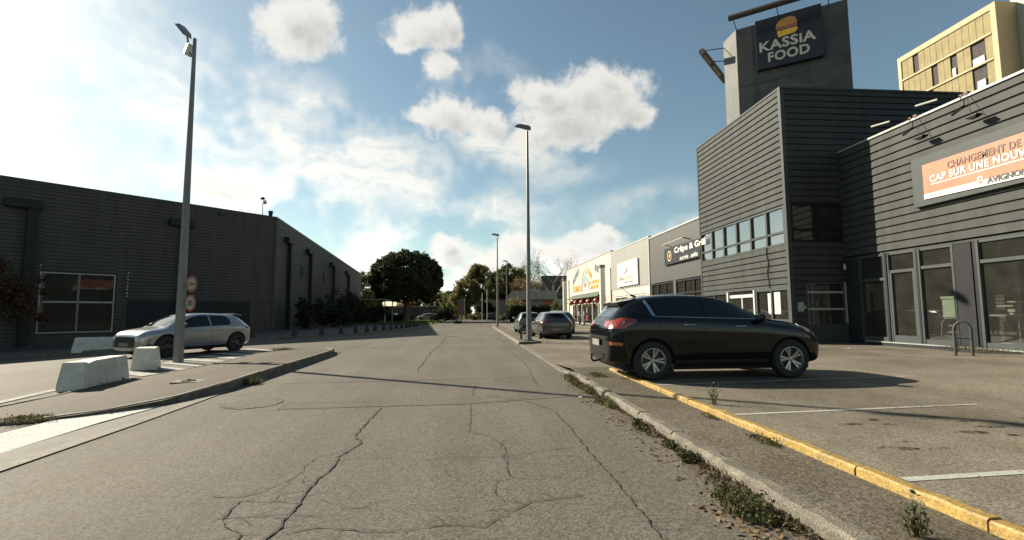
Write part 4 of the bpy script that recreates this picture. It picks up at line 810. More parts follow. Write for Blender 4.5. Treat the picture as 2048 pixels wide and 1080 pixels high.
t = far_building('storage_shed', 'small pale shed wall between the office building and the restaurant', (20, 112, 0))
b = B(); b.box(18.9, 23.5, 112, 116, 0, 4.6); obj('wall', b, m_cor, t)
b = B(); b.box(18.8, 23.6, 111.9, 116.1, 4.6, 4.8); obj('roof', b, m_frame, t)
t = far_building('housing_block', 'distant dark flat roofed housing block with balconies behind the bare trees', (35, 200, 0))
b = B(); b.box(28, 42.5, 200, 214, 0, 16.6); obj('wall', b, mat('block_grey', (.08, .077, .074), .8, var=.15), t)
for k in range(5): b = B(); b.box(34.5, 42.7, 198.7, 199.95, 3.0+k*2.7, 4.1+k*2.7); obj('balcony', b, mat('block_balcony', (.14, .09, .08), .8, var=.2), t)
b = B(); b.box(21, 28, 202, 213, 0, 14.0); obj('stair_wing', b, mat('block_cream', (.45, .40, .30), .8, var=.1), t)
for k in range(4): b = B(); b.box(22.2, 27, 201.85, 201.98, 2.2+k*3.0, 3.7+k*3.0); obj('window', b, m_wd, t)
t = far_building('low_pavilion', 'long low dark roofed pavilion in the shade behind the round pine', (-20, 125, 0))
b = B(); b.box(-40, -4, 128, 136, 0, 3.0); obj('wall', b, mat('pavilion_wall', (.16, .11, .09), .8, var=.2), t)
b = B(); b.box(-41, -3, 127, 137, 3.0, 3.35); obj('roof', b, mat('pavilion_roof', (.26, .2, .17), .8, var=.1), t)
for k in range(7): b = B(); b.box(-36+k*5, -33.5+k*5, 127.85, 127.95, .6, 2.4); obj('window', b, m_wd, t)
t = far_building('bus_shelter_roof', 'thin flat canopy on posts beside the far end of the warehouse', (-16, 84, 0))
b = B(); b.box(-22, -13.2, 78, 86, 3.5, 3.68); obj('roof', b, mat('pavilion_roof', (.26, .2, .17), .8), t)
for xx, yy in ((-13.6, 78.4), (-13.6, 85.5), (-21, 78.4)): b = B(); b.tube((xx, yy, 0), (xx, yy, 3.5), .09, n=8); obj('post', b, m_white, t)
t = thing('totem_sign', 'tall dark totem sign board on a pale post at the far end of the road', 'sign', (-2.2, 93, 0))
b = B(); b.box(-.62, .55, -.1, .1, 1.0, 4.0); obj('panel', b, mat('totem_grey', (.10, .105, .10), .5), t)
b = B(); b.tube((.66, 0, 0), (.66, 0, 4.2), .07, n=8); obj('post', b, m_white, t)
for k in range(5): b = B(); b.box(-.45, .42, -.14, -.1, 1.3+k*.5, 1.6+k*.5); obj('price_row', b, mat('totem_red', (.24, .05, .05), .5, var=.2), t)
t = thing('traffic_island_sign', 'small blue round sign low on a dark bollard in the far road', 'sign', (-2.0, 68, 0))
b = B(); b.box(-.5, .5, -.3, .3, 0, .35); b.tube((.45, 0, .3), (.45, 0, 1.1), .08, n=8); obj('base', b, m_dark, t)
b = B(); b.tube((-.1, -.34, .5), (-.1, -.3, .5), .22, n=16); obj('disc', b, mat('sign_blue', (.05, .12, .3), .5), t)

# ------------------------------------------------------------------ street lamps
m_galv = mat('galvanised_steel', (.17, .17, .16), .5, metal=.25, var=.12, vs=1.5)
m_lampg = mat('lamp_grey', (.16, .17, .18), .4, var=.05)
t = thing('street_lamp', 'tall tapering grey lamp post with two small floodlights, standing beside the silver car', 'street lamp', (-8.5, 15.2, 0))
b = B(); b.tube((0, 0, -.2), (0, 0, 9.80), .142, .05, n=10); obj('pole', b, m_galv, t, smooth=True)
b = B(); b.path([(0, 0, 9.15), (-.22, .1, 9.45), (-.3, .12, 10.0)], .03, 6); obj('bracket', b, m_lampg, t)
# heads turned outward, one above the other
def head(c, tilt, sz):
    b = B(); w, h, d = sz[0], sz[1], sz[2]; b.hexa([(-w,-d,-h),(w,-d,-h),(w,d,-h),(-w,d,-h),(-w*.7,-d*.7,h),(w*.7,-d*.7,h),(w*.7,d*.7,h),(-w*.7,d*.7,h)])
    l = B(); l.box(-w*.85, w*.85, -d*.85, d*.85, -h-.012, -h-.002)
    M4 = Matrix.Translation(Vector(c))@Matrix.Rotation(R(-20), 4, 'Z')@Matrix.Rotation(R(tilt), 4, 'Y')
    hb_ = mesh_of('lamp_head', b, m_lampg); hb_.transform(M4); o = obj('lamp_head', hb_, None, t); lb = mesh_of('lens', l, mat('lamp_lens', (.75, .75, .68), .2, var=0)); lb.transform(M4); obj('lens', lb, None, o)
head((-.42, .16, 10.15), 48, (.27, .055, .15)); head((-.22, .08, 9.48), -65, (.18, .06, .12))
def lamp_post(loc, H_, r0, label, rz=0.0):
    t = thing('street_lamp', label, 'street lamp', loc, rz, group='lamp posts along the parking kerb')
    b = B(); b.tube((0, 0, -.1), (0, 0, H_-.1), r0, r0*.42, n=10); obj('pole', b, m_galv, t, smooth=True)
    b = B(); b.box(-r0*1.4, r0*1.4, -r0*1.4, r0*1.4, -.05, .03); obj('base_plate', b, m_dark, t)
    b = B(); prof = [(-.60, .10, .03, .03), (-.52, .12, .12, .08), (-.34, .11, .17, .12), (-.05, .05, .18, .13), (.10, .02, .16, .13), (.17, .0, .10, .09)]; vs = []
    for (x, z, w, h) in prof:
        for k in range(10): a = 2*math.pi*k/10; vs.append((x, w*math.cos(a), H_+z+h*math.sin(a)*(1 if math.sin(a) > 0 else .6)))
    b.add(vs, [(j*10+i, j*10+(i+1) % 10, (j+1)*10+(i+1) % 10, (j+1)*10+i) for j in range(5) for i in range(10)]+[tuple(range(10)), tuple(range(50, 60))]); obj('lamp_head', b, m_lampg, t, smooth=True)
    return t
lamp_post((2.57, 22.6, .1), 9.95, .125, 'grey street lamp on the kerb island beside the dark grey hatchback')
lamp_post((2.36, 47.1, .06), 8.75, .11, 'grey street lamp at the far tip of the kerb island')
lamp_post((5.1, 74, 0), 9.1, .11, 'grey street lamp beyond the kerb island, farthest of the row, before the office building')
for (x_, y_, h_, lab) in [(1.7, 88, 5.0, 'thin pale post standing just left of the far street lamp'), (2.5, 86, 5.6, 'thin pale post beside the dark trees, nearer the far street lamp')]:
    o = obj('thin_post', (lambda b_: b_.tube((0, 0, 0), (0, 0, h_), .06, n=6))(B()), m_white); o.location = (x_, y_, 0); tag(o, lab, 'post')
t = thing('bike_hoop', 'pair of small dark bicycle hoops beside the foot of the island lamp post', 'bike rack', (2.33, 23.6, .1))
for k in range(2): b = B(); b.path([(0, k*.5, 0), (0, k*.5, .55), (.04, k*.5, .68), (.14, k*.5, .72), (.24, k*.5, .68), (.28, k*.5, .55), (.28, k*.5, 0)], .025, 8); obj('hoop', b, m_dark, t)
# round signs on the left lamp post
m_sr = mat('sign_red', (.30, .06, .035), .5, var=.12); m_sw = mat('sign_face', (.30, .29, .25), .5, var=.06); m_sb = mat('sign_ink', (.03, .03, .035), .5, var=0)
for (z, txt, lab) in [(2.25, '3.5m', 'round red edged height limit sign on the left lamp post, the upper of the two'), (1.70, '20', 'round red edged sign reading 20 on the left lamp post')]:
    t = thing('road_sign', lab, 'road sign', (-8.447, 15.297, z), R(-29), group='round signs on the left lamp post')
    cx = .45 if txt == '20' else .47; r = .24
    rim = B(); rim.lathe([(0, -.12), (r*.99, -.12), (r, -.128), (r, -.138), (r*.76, -.14), (r*.76, -.1395)], axis='Y', n=28, c=(cx, 0, 0)); obj('rim', rim, m_sr, t)
    fc = B(); fc.lathe([(0, -.1405), (r*.77, -.1405)], axis='Y', n=28, c=(cx, 0, 0)); obj('face', fc, m_sw, t)
    me = text_mesh(txt, .25, Matrix.Translation((cx, -.143, -.075 if txt == '20' else -.045))@Matrix(((1, 0, 0, 0), (0, 0, 1, 0), (0, 1, 0, 0), (0, 0, 0, 1))), m_sb, ext=.001, bold=.006, align='CENTER', width=.24 if txt == '20' else .29, height=.15 if txt == '20' else .10); obj('number', me, None, t)
    if txt != '20':
        a_ = B(); a_.add([(cx-.05, -.143, .19), (cx+.05, -.143, .19), (cx, -.143, .12)], [(0, 1, 2)]); a_.add([(cx-.05, -.143, -.19), (cx+.05, -.143, -.19), (cx, -.143, -.12)], [(0, 1, 2)]); obj('arrow_mark', a_, m_sr, t)
    c_ = B(); c_.box(-.2, cx+.1, -.118, -.10, -.02, .02); c_.box(-.2, .2, -.1, .2, -.03, .03); obj('clamp', c_, m_galv, t)

# ------------------------------------------------------------------ concrete barriers, cones
m_bar = mat('barrier_white', (.54, .525, .46), .85, var=.14, vs=4, bump=.25, bs=18, speck=(60, .08))
def barrier(label, loc, rz, L, W_, H_, notches=True):
    b = B(); w1 = W_/2; w0 = W_/2*1.28; ch = .022; n = max(6, int(L/.12)); ps = []
    for k in range(n+1):
        x = -L/2+L*k/n; nt_ = .07 if notches and (abs(x+L*.12) < .07 or abs(x-L*.36) < .07) else 0.0; e = .05 if k in (0, n) else 0
        j = lambda a: random.uniform(-a, a)
        dip = .03*math.exp(-((x+L*.34)/.1)**2) if notches else 0
        sx = x*(1-.03) if k in (0, n) else x
        ps.append([(x, -w0, nt_), (x, -w0*.98, .12), (sx*(1 if 0 < k < n else .97), -w1-ch*.1, H_-ch+j(.002)-dip), (sx*(1 if 0 < k < n else .95), -w1+ch*.7, H_+j(.002)-dip*1.2), (sx*(1 if 0 < k < n else .95), w1-ch*.7, H_+j(.002)), (sx*(1 if 0 < k < n else .97), w1+ch*.1, H_-ch), (x, w0*.98, .12), (x, w0, 0)])
    vs = [p for r in ps for p in r]; b.add(vs, [(k*8+i, k*8+i+1, (k+1)*8+i+1, (k+1)*8+i) for k in range(n) for i in range(7)]+[tuple(range(8)), tuple(n*8+i for i in range(7, -1, -1))]+[(k*8, (k+1)*8, (k+1)*8+7, k*8+7) for k in range(n)])
    o = obj('concrete_barrier', b, m_bar); o.location = loc; o.rotation_euler = (0, 0, rz); return tag(o, label, 'barrier', 'white concrete barriers')
barrier('long white concrete barrier nearest the camera on the left, with a chipped top', (-7.36, 10.45, 0), R(101), 1.72, .33, .51)
barrier('short square white concrete block in front of the silver car', (-8.2, 13.3, 0), R(112), .56, .42, .55)
barrier('long white concrete barrier lying in the shade behind the front of the silver car', (-15.2, 22.5, gz(-15.2, 22.5)), R(25), 2.7, .36, .62)
m_cone = mat('bollard_dark', (.022, .02, .018), .7, var=.2)
CN = [(-11.8,27.8),(-10.2,29.5),(-9.0,30.6),(-8.34,32.4),(-7.79,34.0),(-7.34,35.4),(-7.1,37.1),(-6.8,38.9),(-6.5,40.4),(-6.3,42.0),(-6.1,43.6),(-5.9,45.2),(-5.8,46.9),(-5.6,48.6),(-5.5,50.4)]
ct = None
for i, (x, y) in enumerate(CN):
    if ct is None:
        ct = thing('cone_bollard', '', 'bollard', (x, y, .11))
        b = B(); b.lathe([(.2, 0), (.21, .08), (.15, .3), (.09, .5), (.07, .56)], n=12); obj('cone', b, m_cone, ct, smooth=True)
        b = B(); b.lathe([(.075, .555), (.08, .6), (.05, .66), (0, .68)], n=12); obj('knob', b, m_cone, ct, smooth=True); c_ = ct
    else: c_ = copy_tree(ct); c_.location = (x, y, .11)
    c_.scale = (.82, .82, .85)
    c_['group'] = 'cone bollards along the warehouse pavement'
    c_['label'] = 'small dark cone bollard on the shaded pavement'
# ------------------------------------------------------------------ cars
def carpaint(name, col, metal=.0, rough=.3, coat=1.0):
    return mat(name, col, rough, metal=metal, var=.04, vs=2, coat=coat)
m_tyre = mat('tyre_rubber', (.018, .017, .016), .85, var=.2, vs=6)
m_rim = mat('rim_alloy', (.34, .34, .32), .3, metal=.7, var=0)
m_rima = mat('rim_dark_alloy', (.10, .10, .10), .3, metal=.6, var=.9, vs=9)
m_rimd = mat('rim_dark', (.03, .03, .03), .5, var=0)
m_plast = mat('black_plastic', (.022, .022, .023), .6, var=0)
m_cglass = mat('car_glass', (.008, .009, .010), .03, var=0, spec=.45)
m_wsglass = mat('windscreen_glass', (.03, .036, .036), .04, var=0, spec=1.0, coat=.5)
m_red_l = mat('tail_red', (.24, .030, .012), .15, var=.5, vs=9, coat=1)
m_or_l = mat('indicator_orange', (.5, .14, .03), .2, var=0, coat=1)
m_clear = mat('headlight_clear', (.42, .43, .42), .12, var=.3, vs=20, coat=1)
m_chrome = mat('chrome', (.55, .55, .54), .18, metal=1, var=0)
m_plate = mat('plate_grey', (.17, .165, .15), .5, var=.15, vs=4)
m_under = mat('underbody', (.012, .012, .012), .9, var=0)
SUV = [(-2.127,.4,.8,.7,.66,.56,.03),(-2.11,.31,.98,.84,.78,.66,.04),(-2.039,.28,1.109,.98,.85,.7,.05),(-1.898,.26,1.27,1.07,.895,.67,.06),(-1.758,.25,1.415,1.12,.91,.64,.07),(-1.582,.24,1.50,1.13,.92,.62,.08),(-1.25,.23,1.562,1.125,.925,.62,.08),(-.8,.22,1.587,1.11,.925,.62,.08),(-.35,.22,1.582,1.09,.925,.62,.08),(.02,.22,1.55,1.075,.925,.615,.08),(.32,.22,1.465,1.06,.925,.61,.08),(.6,.22,1.33,1.045,.92,.63,.08),(.86,.22,1.19,1.03,.915,.68,.07),(1.08,.23,1.115,.99,.91,.72,.05),(1.45,.24,1.065,.94,.90,.72,.04),(1.72,.25,1.00,.88,.865,.68,.035),(1.90,.26,.91,.80,.81,.62,.03),(1.99,.28,.78,.69,.74,.56,.03),(2.04,.36,.62,.58,.62,.48,.02)]
HAT = [(-1.97,.36,.78,.66,.60,.50,.03),(-1.95,.27,.93,.80,.72,.60,.04),(-1.87,.24,1.00,.88,.79,.64,.05),(-1.72,.22,1.13,.92,.83,.60,.06),(-1.55,.21,1.28,.93,.85,.57,.07),(-1.38,.20,1.375,.93,.86,.555,.075),(-1.0,.19,1.41,.925,.868,.56,.08),(-.5,.19,1.43,.915,.87,.565,.08),(0,.18,1.43,.905,.87,.565,.08),(.35,.18,1.395,.895,.87,.56,.08),(.65,.18,1.30,.885,.868,.57,.075),(.95,.18,1.13,.87,.865,.61,.07),(1.2,.19,.98,.85,.86,.65,.06),(1.4,.19,.945,.82,.855,.68,.04),(1.7,.20,.90,.77,.83,.66,.03),(1.90,.21,.84,.73,.785,.62,.025),(2.01,.22,.765,.68,.72,.56,.02),(2.055,.24,.69,.62,.66,.52,.02),(2.08,.30,.60,.54,.58,.46,.02)]
BOX = [(-1.80,.36,.82,.70,.64,.56,.03),(-1.79,.27,1.0,.86,.74,.62,.04),(-1.74,.24,1.05,.90,.77,.62,.05),(-1.62,.22,1.22,.91,.78,.58,.06),(-1.50,.21,1.36,.91,.785,.56,.07),(-1.30,.20,1.40,.91,.79,.555,.075),(-.9,.19,1.41,.905,.79,.56,.08),(-.4,.19,1.41,.90,.79,.56,.08),(.1,.18,1.39,.89,.79,.555,.08),(.45,.18,1.30,.885,.79,.56,.075),(.75,.18,1.14,.88,.788,.6,.07),(1.0,.19,.99,.86,.785,.62,.06),(1.25,.19,.93,.83,.78,.62,.045),(1.55,.20,.86,.78,.76,.60,.035),(1.76,.21,.79,.72,.73,.58,.03),(1.83,.24,.68,.62,.68,.52,.03),(1.86,.32,.56,.52,.60,.46,.02)]
def loft_body(rows, paintm, wheels, rad, arch):
    b = B(); N = 18
    for (x, zb, zt, zs, ws, wr, dz) in rows:
        zr = zt-dz; zm = zb+(zs-zb)*.62
        h = [(0, zb), (ws*.82, zb), (ws*.955, zb+.07), (ws*1.0, zm), (ws*.992, zs-.04), (ws*.955+(wr-ws)*.06, zs+(zr-zs)*.10), (wr+.015, zr), (wr*.86, zt-.022), (wr*.45, zt-.002), (0, zt+.004)]
        ring = h+[(-y, z) for y, z in h[-2:0:-1]]; b.v += [(x, y, z) for y, z in ring]
    n = len(rows)
    for j in range(n-1):
        for i in range(N): b.f.append((j*N+i, j*N+(i+1) % N, (j+1)*N+(i+1) % N, (j+1)*N+i)); b.m.append(0)
    b.f += [tuple(range(N)), tuple((n-1)*N+i for i in range(N-1, -1, -1))]; b.m += [0, 0]
    me = mesh_of('car_body', b, [paintm, m_under]); o = bpy.data.objects.new('tmp', me); COL.objects.link(o)
    sd = o.modifiers.new('s', 'SUBSURF'); sd.levels = 2; sd.render_levels = 2
    import bmesh
    bm = bmesh.new(); bm.from_mesh(me); bmesh.ops.recalc_face_normals(bm, faces=bm.faces); bm.to_mesh(me); bm.free()
    cut = B()
    for (wx, wy) in wheels:
        s = 1 if wy > 0 else -1; y0, y1 = wy-s*.16, wy+s*.6; cut.tube((wx, min(y0, y1), rad), (wx, max(y0, y1), rad), arch, n=36)
    cm = mesh_of('cut', cut, [paintm, m_under]); cm.polygons.foreach_set('material_index', [1]*len(cm.polygons))
    bm = bmesh.new(); bm.from_mesh(cm); bmesh.ops.recalc_face_normals(bm, faces=bm.faces); bm.to_mesh(cm); bm.free()
    co = bpy.data.objects.new('tmp2', cm); COL.objects.link(co)
    bo = o.modifiers.new('b', 'BOOLEAN'); bo.operation = 'DIFFERENCE'; bo.object = co; bo.solver = 'EXACT'
    dg = bpy.context.evaluated_depsgraph_get(); dg.update(); m2 = bpy.data.meshes.new_from_object(o.evaluated_get(dg))
    for q in (o, co): COL.objects.unlink(q); bpy.data.objects.remove(q)
    m2.polygons.foreach_set('use_smooth', [True]*len(m2.polygons)); m2.set_sharp_from_angle(angle=R(40))
    m2.name = 'body'
    return m2
def wheel_tree(par, wx, wy, rad, style='five', w=.21):
    s = 1 if wy > 0 else -1; k = rad
    o = bpy.data.objects.new('wheel', None); COL.objects.link(o); o.parent = par; o.location = (wx, wy, rad); o.rotation_euler = (0, random.uniform(0, 1), 0 if s < 0 else math.pi); o.empty_display_size = .1
    # outer side faces local -Y
    t = B(); t.lathe([(k*.60, -w/2+.012), (k*.68, -w/2), (k*.92, -w/2+.004), (k*.985, -w/2+.03), (k, -w/2+.06), (k, w/2-.06), (k*.985, w/2-.03), (k*.9, w/2), (k*.6, w/2)], axis='Y', n=40); obj('tyre', t, m_tyre, o, smooth=True)
    r = B(); r.lathe([(k*.64, -w/2+.006), (k*.61, -w/2+.004), (k*.595, -w/2+.03), (k*.57, w/2-.05)], axis='Y', n=40, mi=0); r.lathe([(0, -.01), (k*.58, -.01)], axis='Y', n=24, mi=1)
    ns = {'five': 5, 'aero': 5, 'many': 7}[style]
    for i in range(ns):
        a0 = 2*math.pi*i/ns
        for da in ((-.16, .16) if style != 'many' else (0,)):
            ai, ao = a0+da*.8, a0+da*(1.05 if style == 'five' else 1.3)
            wi, wo = k*.035, k*(.062 if style == 'five' else .04)
            def pt(rr, aa, ww, y): return (rr*math.cos(aa)-ww*math.sin(aa), y, rr*math.sin(aa)+ww*math.cos(aa))
            y0, y1 = -w/2+.035, -w/2+.055
            vs = [pt(k*.10, ai, -wi, y1-.005), pt(k*.10, ai, wi, y1-.005), pt(k*.605, ao, wo, y0-.005), pt(k*.605, ao, -wo, y0-.005), pt(k*.10, ai, -wi, y1+.03), pt(k*.10, ai, wi, y1+.03), pt(k*.605, ao, wo, y0+.03), pt(k*.605, ao, -wo, y0+.03)]
            r.hexa(vs, 0)
    r.lathe([(0, -w/2+.035), (k*.10, -w/2+.037), (k*.15, -w/2+.06)], axis='Y', n=16, mi=0)
    obj('rim', r, [m_rim if style != 'aero' else m_rima, m_rimd], o, smooth=True)
    return o
def interp(pl, x):
    for (a, za), (c, zc) in zip(pl, pl[1:]):
        if a <= x <= c: return za+(zc-za)*(x-a)/(c-a+1e-9)
    return pl[0][1] if x < pl[0][0] else pl[-1][1]
def patch(bvh, lo, hi, axis, side, off=.004, n=16, m=5, thick=.012):
    """a panel that follows the body: lo/hi are lower/upper polylines over x (axis 'y' = seen from the side) or over y (axis 'x' = from front or rear)"""
    a0 = max(lo[0][0], hi[0][0]); a1 = min(lo[-1][0], hi[-1][0]); b = B(); ok = True; P = []
    for i in range(n+1):
        a = a0+(a1-a0)*i/n; zl, zh = interp(lo, a), interp(hi, a)
        for j in range(m+1):
            z = zl+(zh-zl)*j/m
            if axis == 'y': org, d = Vector((a, 3*side, z)), Vector((0, -side, 0))
            else: org, d = Vector((4*side, a, z)), Vector((-side, 0, 0))
            loc, nor, idx, dist = bvh.ray_cast(org, d)
            if loc is None: loc = P[-1][1] if P else org+d*3; nor = -d
            if nor.dot(d) > 0: nor = -nor
            P.append((i, loc.copy(), nor.copy()))
    top = [p[1]+p[2]*off for p in P]; bot = [p[1]-p[2]*thick for p in P]
    b.v = [tuple(v) for v in top]+[tuple(v) for v in bot]; M_ = len(top)
    for i in range(n):
        for j in range(m): q = i*(m+1)+j; b.f.append((q, q+1, q+m+2, q+m+1)); b.m.append(0)
    def rim(ids):
        for u, v in zip(ids, ids[1:]): b.f.append((u, v, v+M_, u+M_)); b.m.append(0)
    rim([i*(m+1) for i in range(n+1)]); rim([i*(m+1)+m for i in range(n+1)]); rim(list(range(m+1))); rim([n*(m+1)+j for j in range(m+1)])
    return b
def shutline(bvh, pts, side, w=.008):
    b = B(); P = []
    for (x, z) in resample2(pts, .05):
        loc, nor, i, d = bvh.ray_cast(Vector((x, 3*side, z)), Vector((0, -side, 0)))
        if loc: P.append(loc+Vector((0, side*.0015, 0)))
    vs = []
    for i, p in enumerate(P):
        d = (P[min(i+1, len(P)-1)]-P[max(i-1, 0)]).normalized(); n = d.cross(Vector((0, side, 0))).normalized(); vs += [p-n*w/2, p+n*w/2]
    b.add(vs, [(2*i, 2*i+2, 2*i+3, 2*i+1) for i in range(len(P)-1)]); return b
def resample2(pts, st): return [(p.x, p.y) for p in resample([(x, z, 0) for x, z in pts], st)]
def car(name, label, loc, rz, rows, spec, group=None):
    t = thing(name, label, 'car', loc, rz, group)
    wb, tr, rad = spec['wb']/2, spec['track'], spec['rad']
    xc = spec.get('xc', 0)
    wheels = [(wb+xc, tr), (wb+xc, -tr), (-wb+xc, tr), (-wb+xc, -tr)]
    me = loft_body(rows, spec['paint'], wheels, rad, rad+spec.get('gap', .055))
    body = obj('body', me, None, t)
    bvh = BVHTree.FromPolygons([v.co.copy() for v in me.vertices], [tuple(p.vertices) for p in me.polygons])
    for (wx, wy) in wheels: wheel_tree(t, wx, wy-.105*(1 if wy > 0 else -1), rad, spec.get('style', 'five'))
    for nm, mt, lo, hi, ax, sides, kw in spec['patches']:
        for s in sides: obj(nm, patch(bvh, lo, hi, ax, s, **kw), mt, t, smooth=True)
    for line in spec.get('lines', []):
        for s in (1, -1): obj('door_gap', shutline(bvh, line, s), m_under, t)
    hb = spec.get('handles', [])
    for (hx, hz) in hb:
        for s in (1, -1):
            loc_, nor, i, d = bvh.ray_cast(Vector((hx, 3*s, hz)), Vector((0, -s, 0)))
            b = B(); y = loc_.y; b.path([(hx-.10, y, hz), (hx-.08, y+s*.028, hz), (hx+.08, y+s*.028, hz), (hx+.10, y, hz)], .014, 8); obj('door_handle', b, spec.get('handle_mat', spec['paint']), t, smooth=True)
    mx, mz = spec['mirror']
    for s in (1, -1):
        loc_, nor, i, d = bvh.ray_cast(Vector((mx, 3*s, mz)), Vector((0, -s, 0))); y = loc_.y
        b = B(); b.lathe([(0, -.08), (.06, -.07), (.085, -.03), (.09, .03), (.07, .07), (0, .085)], axis='X', n=12, c=(0, 0, 0))
        b.v = [(v[0]*.75+mx, v[1]*1.35+y+s*.13, v[2]*.95+mz+.03) for v in b.v]; b.path([(mx, y-s*.02, mz-.03), (mx, y+s*.1, mz)], .02, 6); obj('mirror', b, spec.get('mirror_mat', spec['paint']), t, smooth=True)
    if spec.get('plate'):
        for (x, z, w, s) in spec['plate']: b = B(); b.box(min(x, x+.012*s), max(x, x+.012*s), -w, w, z-.06, z+.06); obj('number_plate', b, m_plate, t)
    b = B(); b.box(-wb+xc-.45, wb+xc+.45, -tr+.2, tr-.2, .17, .32); obj('underbody', b, m_under, t)
    return t, bvh
blk = mat('black_car_paint', (.005, .006, .008), .09, var=0, spec=.4, coat=.0)
BP = (1, -1)
suv_spec = dict(wb=2.64, track=.90, rad=.355, paint=blk, gap=.06, style='five', mirror=(.72, 1.09), handles=[(-.62, 1.0), (.36, .965)], handle_mat=m_chrome,
  patches=[('side_window', m_cglass, [(-1.22, 1.19), (-.35, 1.155)], [(-1.22, 1.43), (-1.05, 1.52), (-.35, 1.54)], 'y', BP, dict(off=.003)),
   ('side_window', m_cglass, [(-.27, 1.155), (.5, 1.125), (.80, 1.11)], [(-.27, 1.535), (.0, 1.50), (.28, 1.405), (.55, 1.27), (.80, 1.125)], 'y', BP, dict(off=.003, n=20)),
   ('quarter_window', m_cglass, [(-1.72, 1.24), (-1.42, 1.20)], [(-1.72, 1.30), (-1.42, 1.45)], 'y', BP, dict(off=.003, n=6)),
   ('belt_trim', m_chrome, [(-1.25, 1.165), (.82, 1.095)], [(-1.25, 1.177), (.82, 1.107)], 'y', BP, dict(off=.008, n=24, m=1)),
   ('pillar_reflection', mat('pale_blue_reflection', (.16, .26, .40), .4, var=0), [(-1.40, 1.47), (-1.31, 1.18), (-1.25, 1.175)], [(-1.40, 1.50), (-1.35, 1.50), (-1.25, 1.19)], 'y', (-1,), dict(off=.006, n=4)),  # reflection on the pillar trim, painted as a pale blue strip
   ('rear_window', m_wsglass, [(-.62, 1.17), (.62, 1.17)], [(-.56, 1.47), (0, 1.50), (.56, 1.47)], 'x', (-1,), dict(off=.003)),
   ('windscreen', m_wsglass, [(-.66, 1.20), (.66, 1.20)], [(-.55, 1.52), (.55, 1.52)], 'x', (1,), dict(off=.003)),
   ('tail_light', m_red_l, [(-2.2, .94), (-1.95, .94), (-1.66, 1.06)], [(-2.2, 1.06), (-1.95, 1.15), (-1.66, 1.12)], 'y', BP, dict(off=.008, n=12)),
   ('tail_light', m_red_l, [(.40, .98), (.80, .94)], [(.40, 1.03), (.80, 1.11)], 'x', (-1,), dict(off=.008, n=8)), ('tail_light', m_red_l, [(-.80, .94), (-.40, .98)], [(-.80, 1.11), (-.40, 1.03)], 'x', (-1,), dict(off=.008, n=8)),
   ('reflector', m_or_l, [(-2.21, .64), (-1.96, .63)], [(-2.21, .70), (-1.96, .68)], 'y', BP, dict(off=.006, n=6, m=2)),
   ('headlight', m_clear, [(1.62, .96), (2.0, .80), (2.13, .74)], [(1.62, 1.0), (2.0, .93), (2.13, .80)], 'y', BP, dict(off=.006, n=12)),
   ('front_indicator', m_or_l, [(1.90, .80), (2.0, .78)], [(1.90, .90), (2.0, .88)], 'y', BP, dict(off=.009, n=4, m=2)),
   ('sill_cladding', m_plast, [(-.9, .25), (.9, .25)], [(-.9, .36), (.9, .36)], 'y', BP, dict(off=.008, n=14, m=2)),
   ('grille', m_plast, [(-.5, .52), (.5, .52)], [(-.5, .66), (.5, .66)], 'x', (1,), dict(off=.006)),
   ('reversing_light', m_clear, [(-1.98, .99), (-1.90, 1.06)], [(-1.98, 1.01), (-1.90, 1.10)], 'y', BP, dict(off=.011, n=3, m=1)), ('bumper_bright', m_chrome, [(-.72, .75), (.72, .75)], [(-.72, .79), (.72, .79)], 'x', (-1,), dict(off=.012, n=14, m=1))],
  lines=[[(-.31, .36), (-.31, 1.1)], [(-1.2, 1.06), (-1.15, .85), (-.92, .62)], [(.95, .36), (1.0, .75), (.98, 1.02)], [(1.3, 1.0), (1.7, .93)]], plate=[(-2.15, .66, .26, -1)])
def fit_suv(pt, ax):
    a, z = pt
    if ax == 'y': a = 1.3+(a-1.3)*.86 if a > 1.3 else (-1.3+(a+1.3)*.88 if a < -1.3 else a)
    return (a, 1+(z-1)*.91 if z > 1 else z)
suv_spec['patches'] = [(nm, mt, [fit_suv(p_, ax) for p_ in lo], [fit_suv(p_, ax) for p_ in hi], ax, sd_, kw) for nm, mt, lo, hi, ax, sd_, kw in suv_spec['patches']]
t, bvh = car('black_suv', 'black SUV with a pale painted reflection on its rear pillar, parked on the right', (4.60, 9.75, lz(4.6, 9.75)), R(0), SUV, suv_spec)
b = B(); b.hexa([(-1.84,-.54,1.36),(-1.50,-.58,1.45),(-1.50,.58,1.45),(-1.84,.54,1.36),(-1.87,-.52,1.425),(-1.50,-.56,1.50),(-1.50,.56,1.50),(-1.87,.52,1.425)]); obj('roof_spoiler', b, blk, t, bevel=.008)
b = B(); b.path([(-1.38, 0, 1.55), (-1.62, 0, 1.74)], [.008, .004], 6); b.path([(-1.33, 0, 1.55), (-1.43, 0, 1.585)], .02, 6); obj('antenna', b, m_plast, t)
b = B(); b.path([(-1.8, 0, .36), (-2.12, 0, .30), (-2.22, 0, .29), (-2.25, 0, .33), (-2.25, 0, .38)], .022, 8); b.lathe([(0, .03), (.025, .015), (.028, 0), (.02, -.02), (0, -.03)], c=(-2.25, 0, .41), n=10); obj('tow_bar', b, m_plast, t, smooth=True)
b = B(); b.hexa([(-1.92,-.62,.20),(-1.65,-.62,.17),(-1.65,.62,.17),(-1.92,.62,.20),(-2.03,-.62,.34),(-1.65,-.62,.34),(-1.65,.62,.34),(-2.03,.62,.34)]); obj('rear_valance', b, m_plast, t)
b = B(); b.box(-.98, -.93, -.86, -.66, .14, .30); b.box(-.98, -.93, .66, .86, .14, .30); obj('mud_flap', b, m_plast, t)
silver = carpaint('silver_car_paint', (.33, .335, .34), metal=.6, rough=.28)
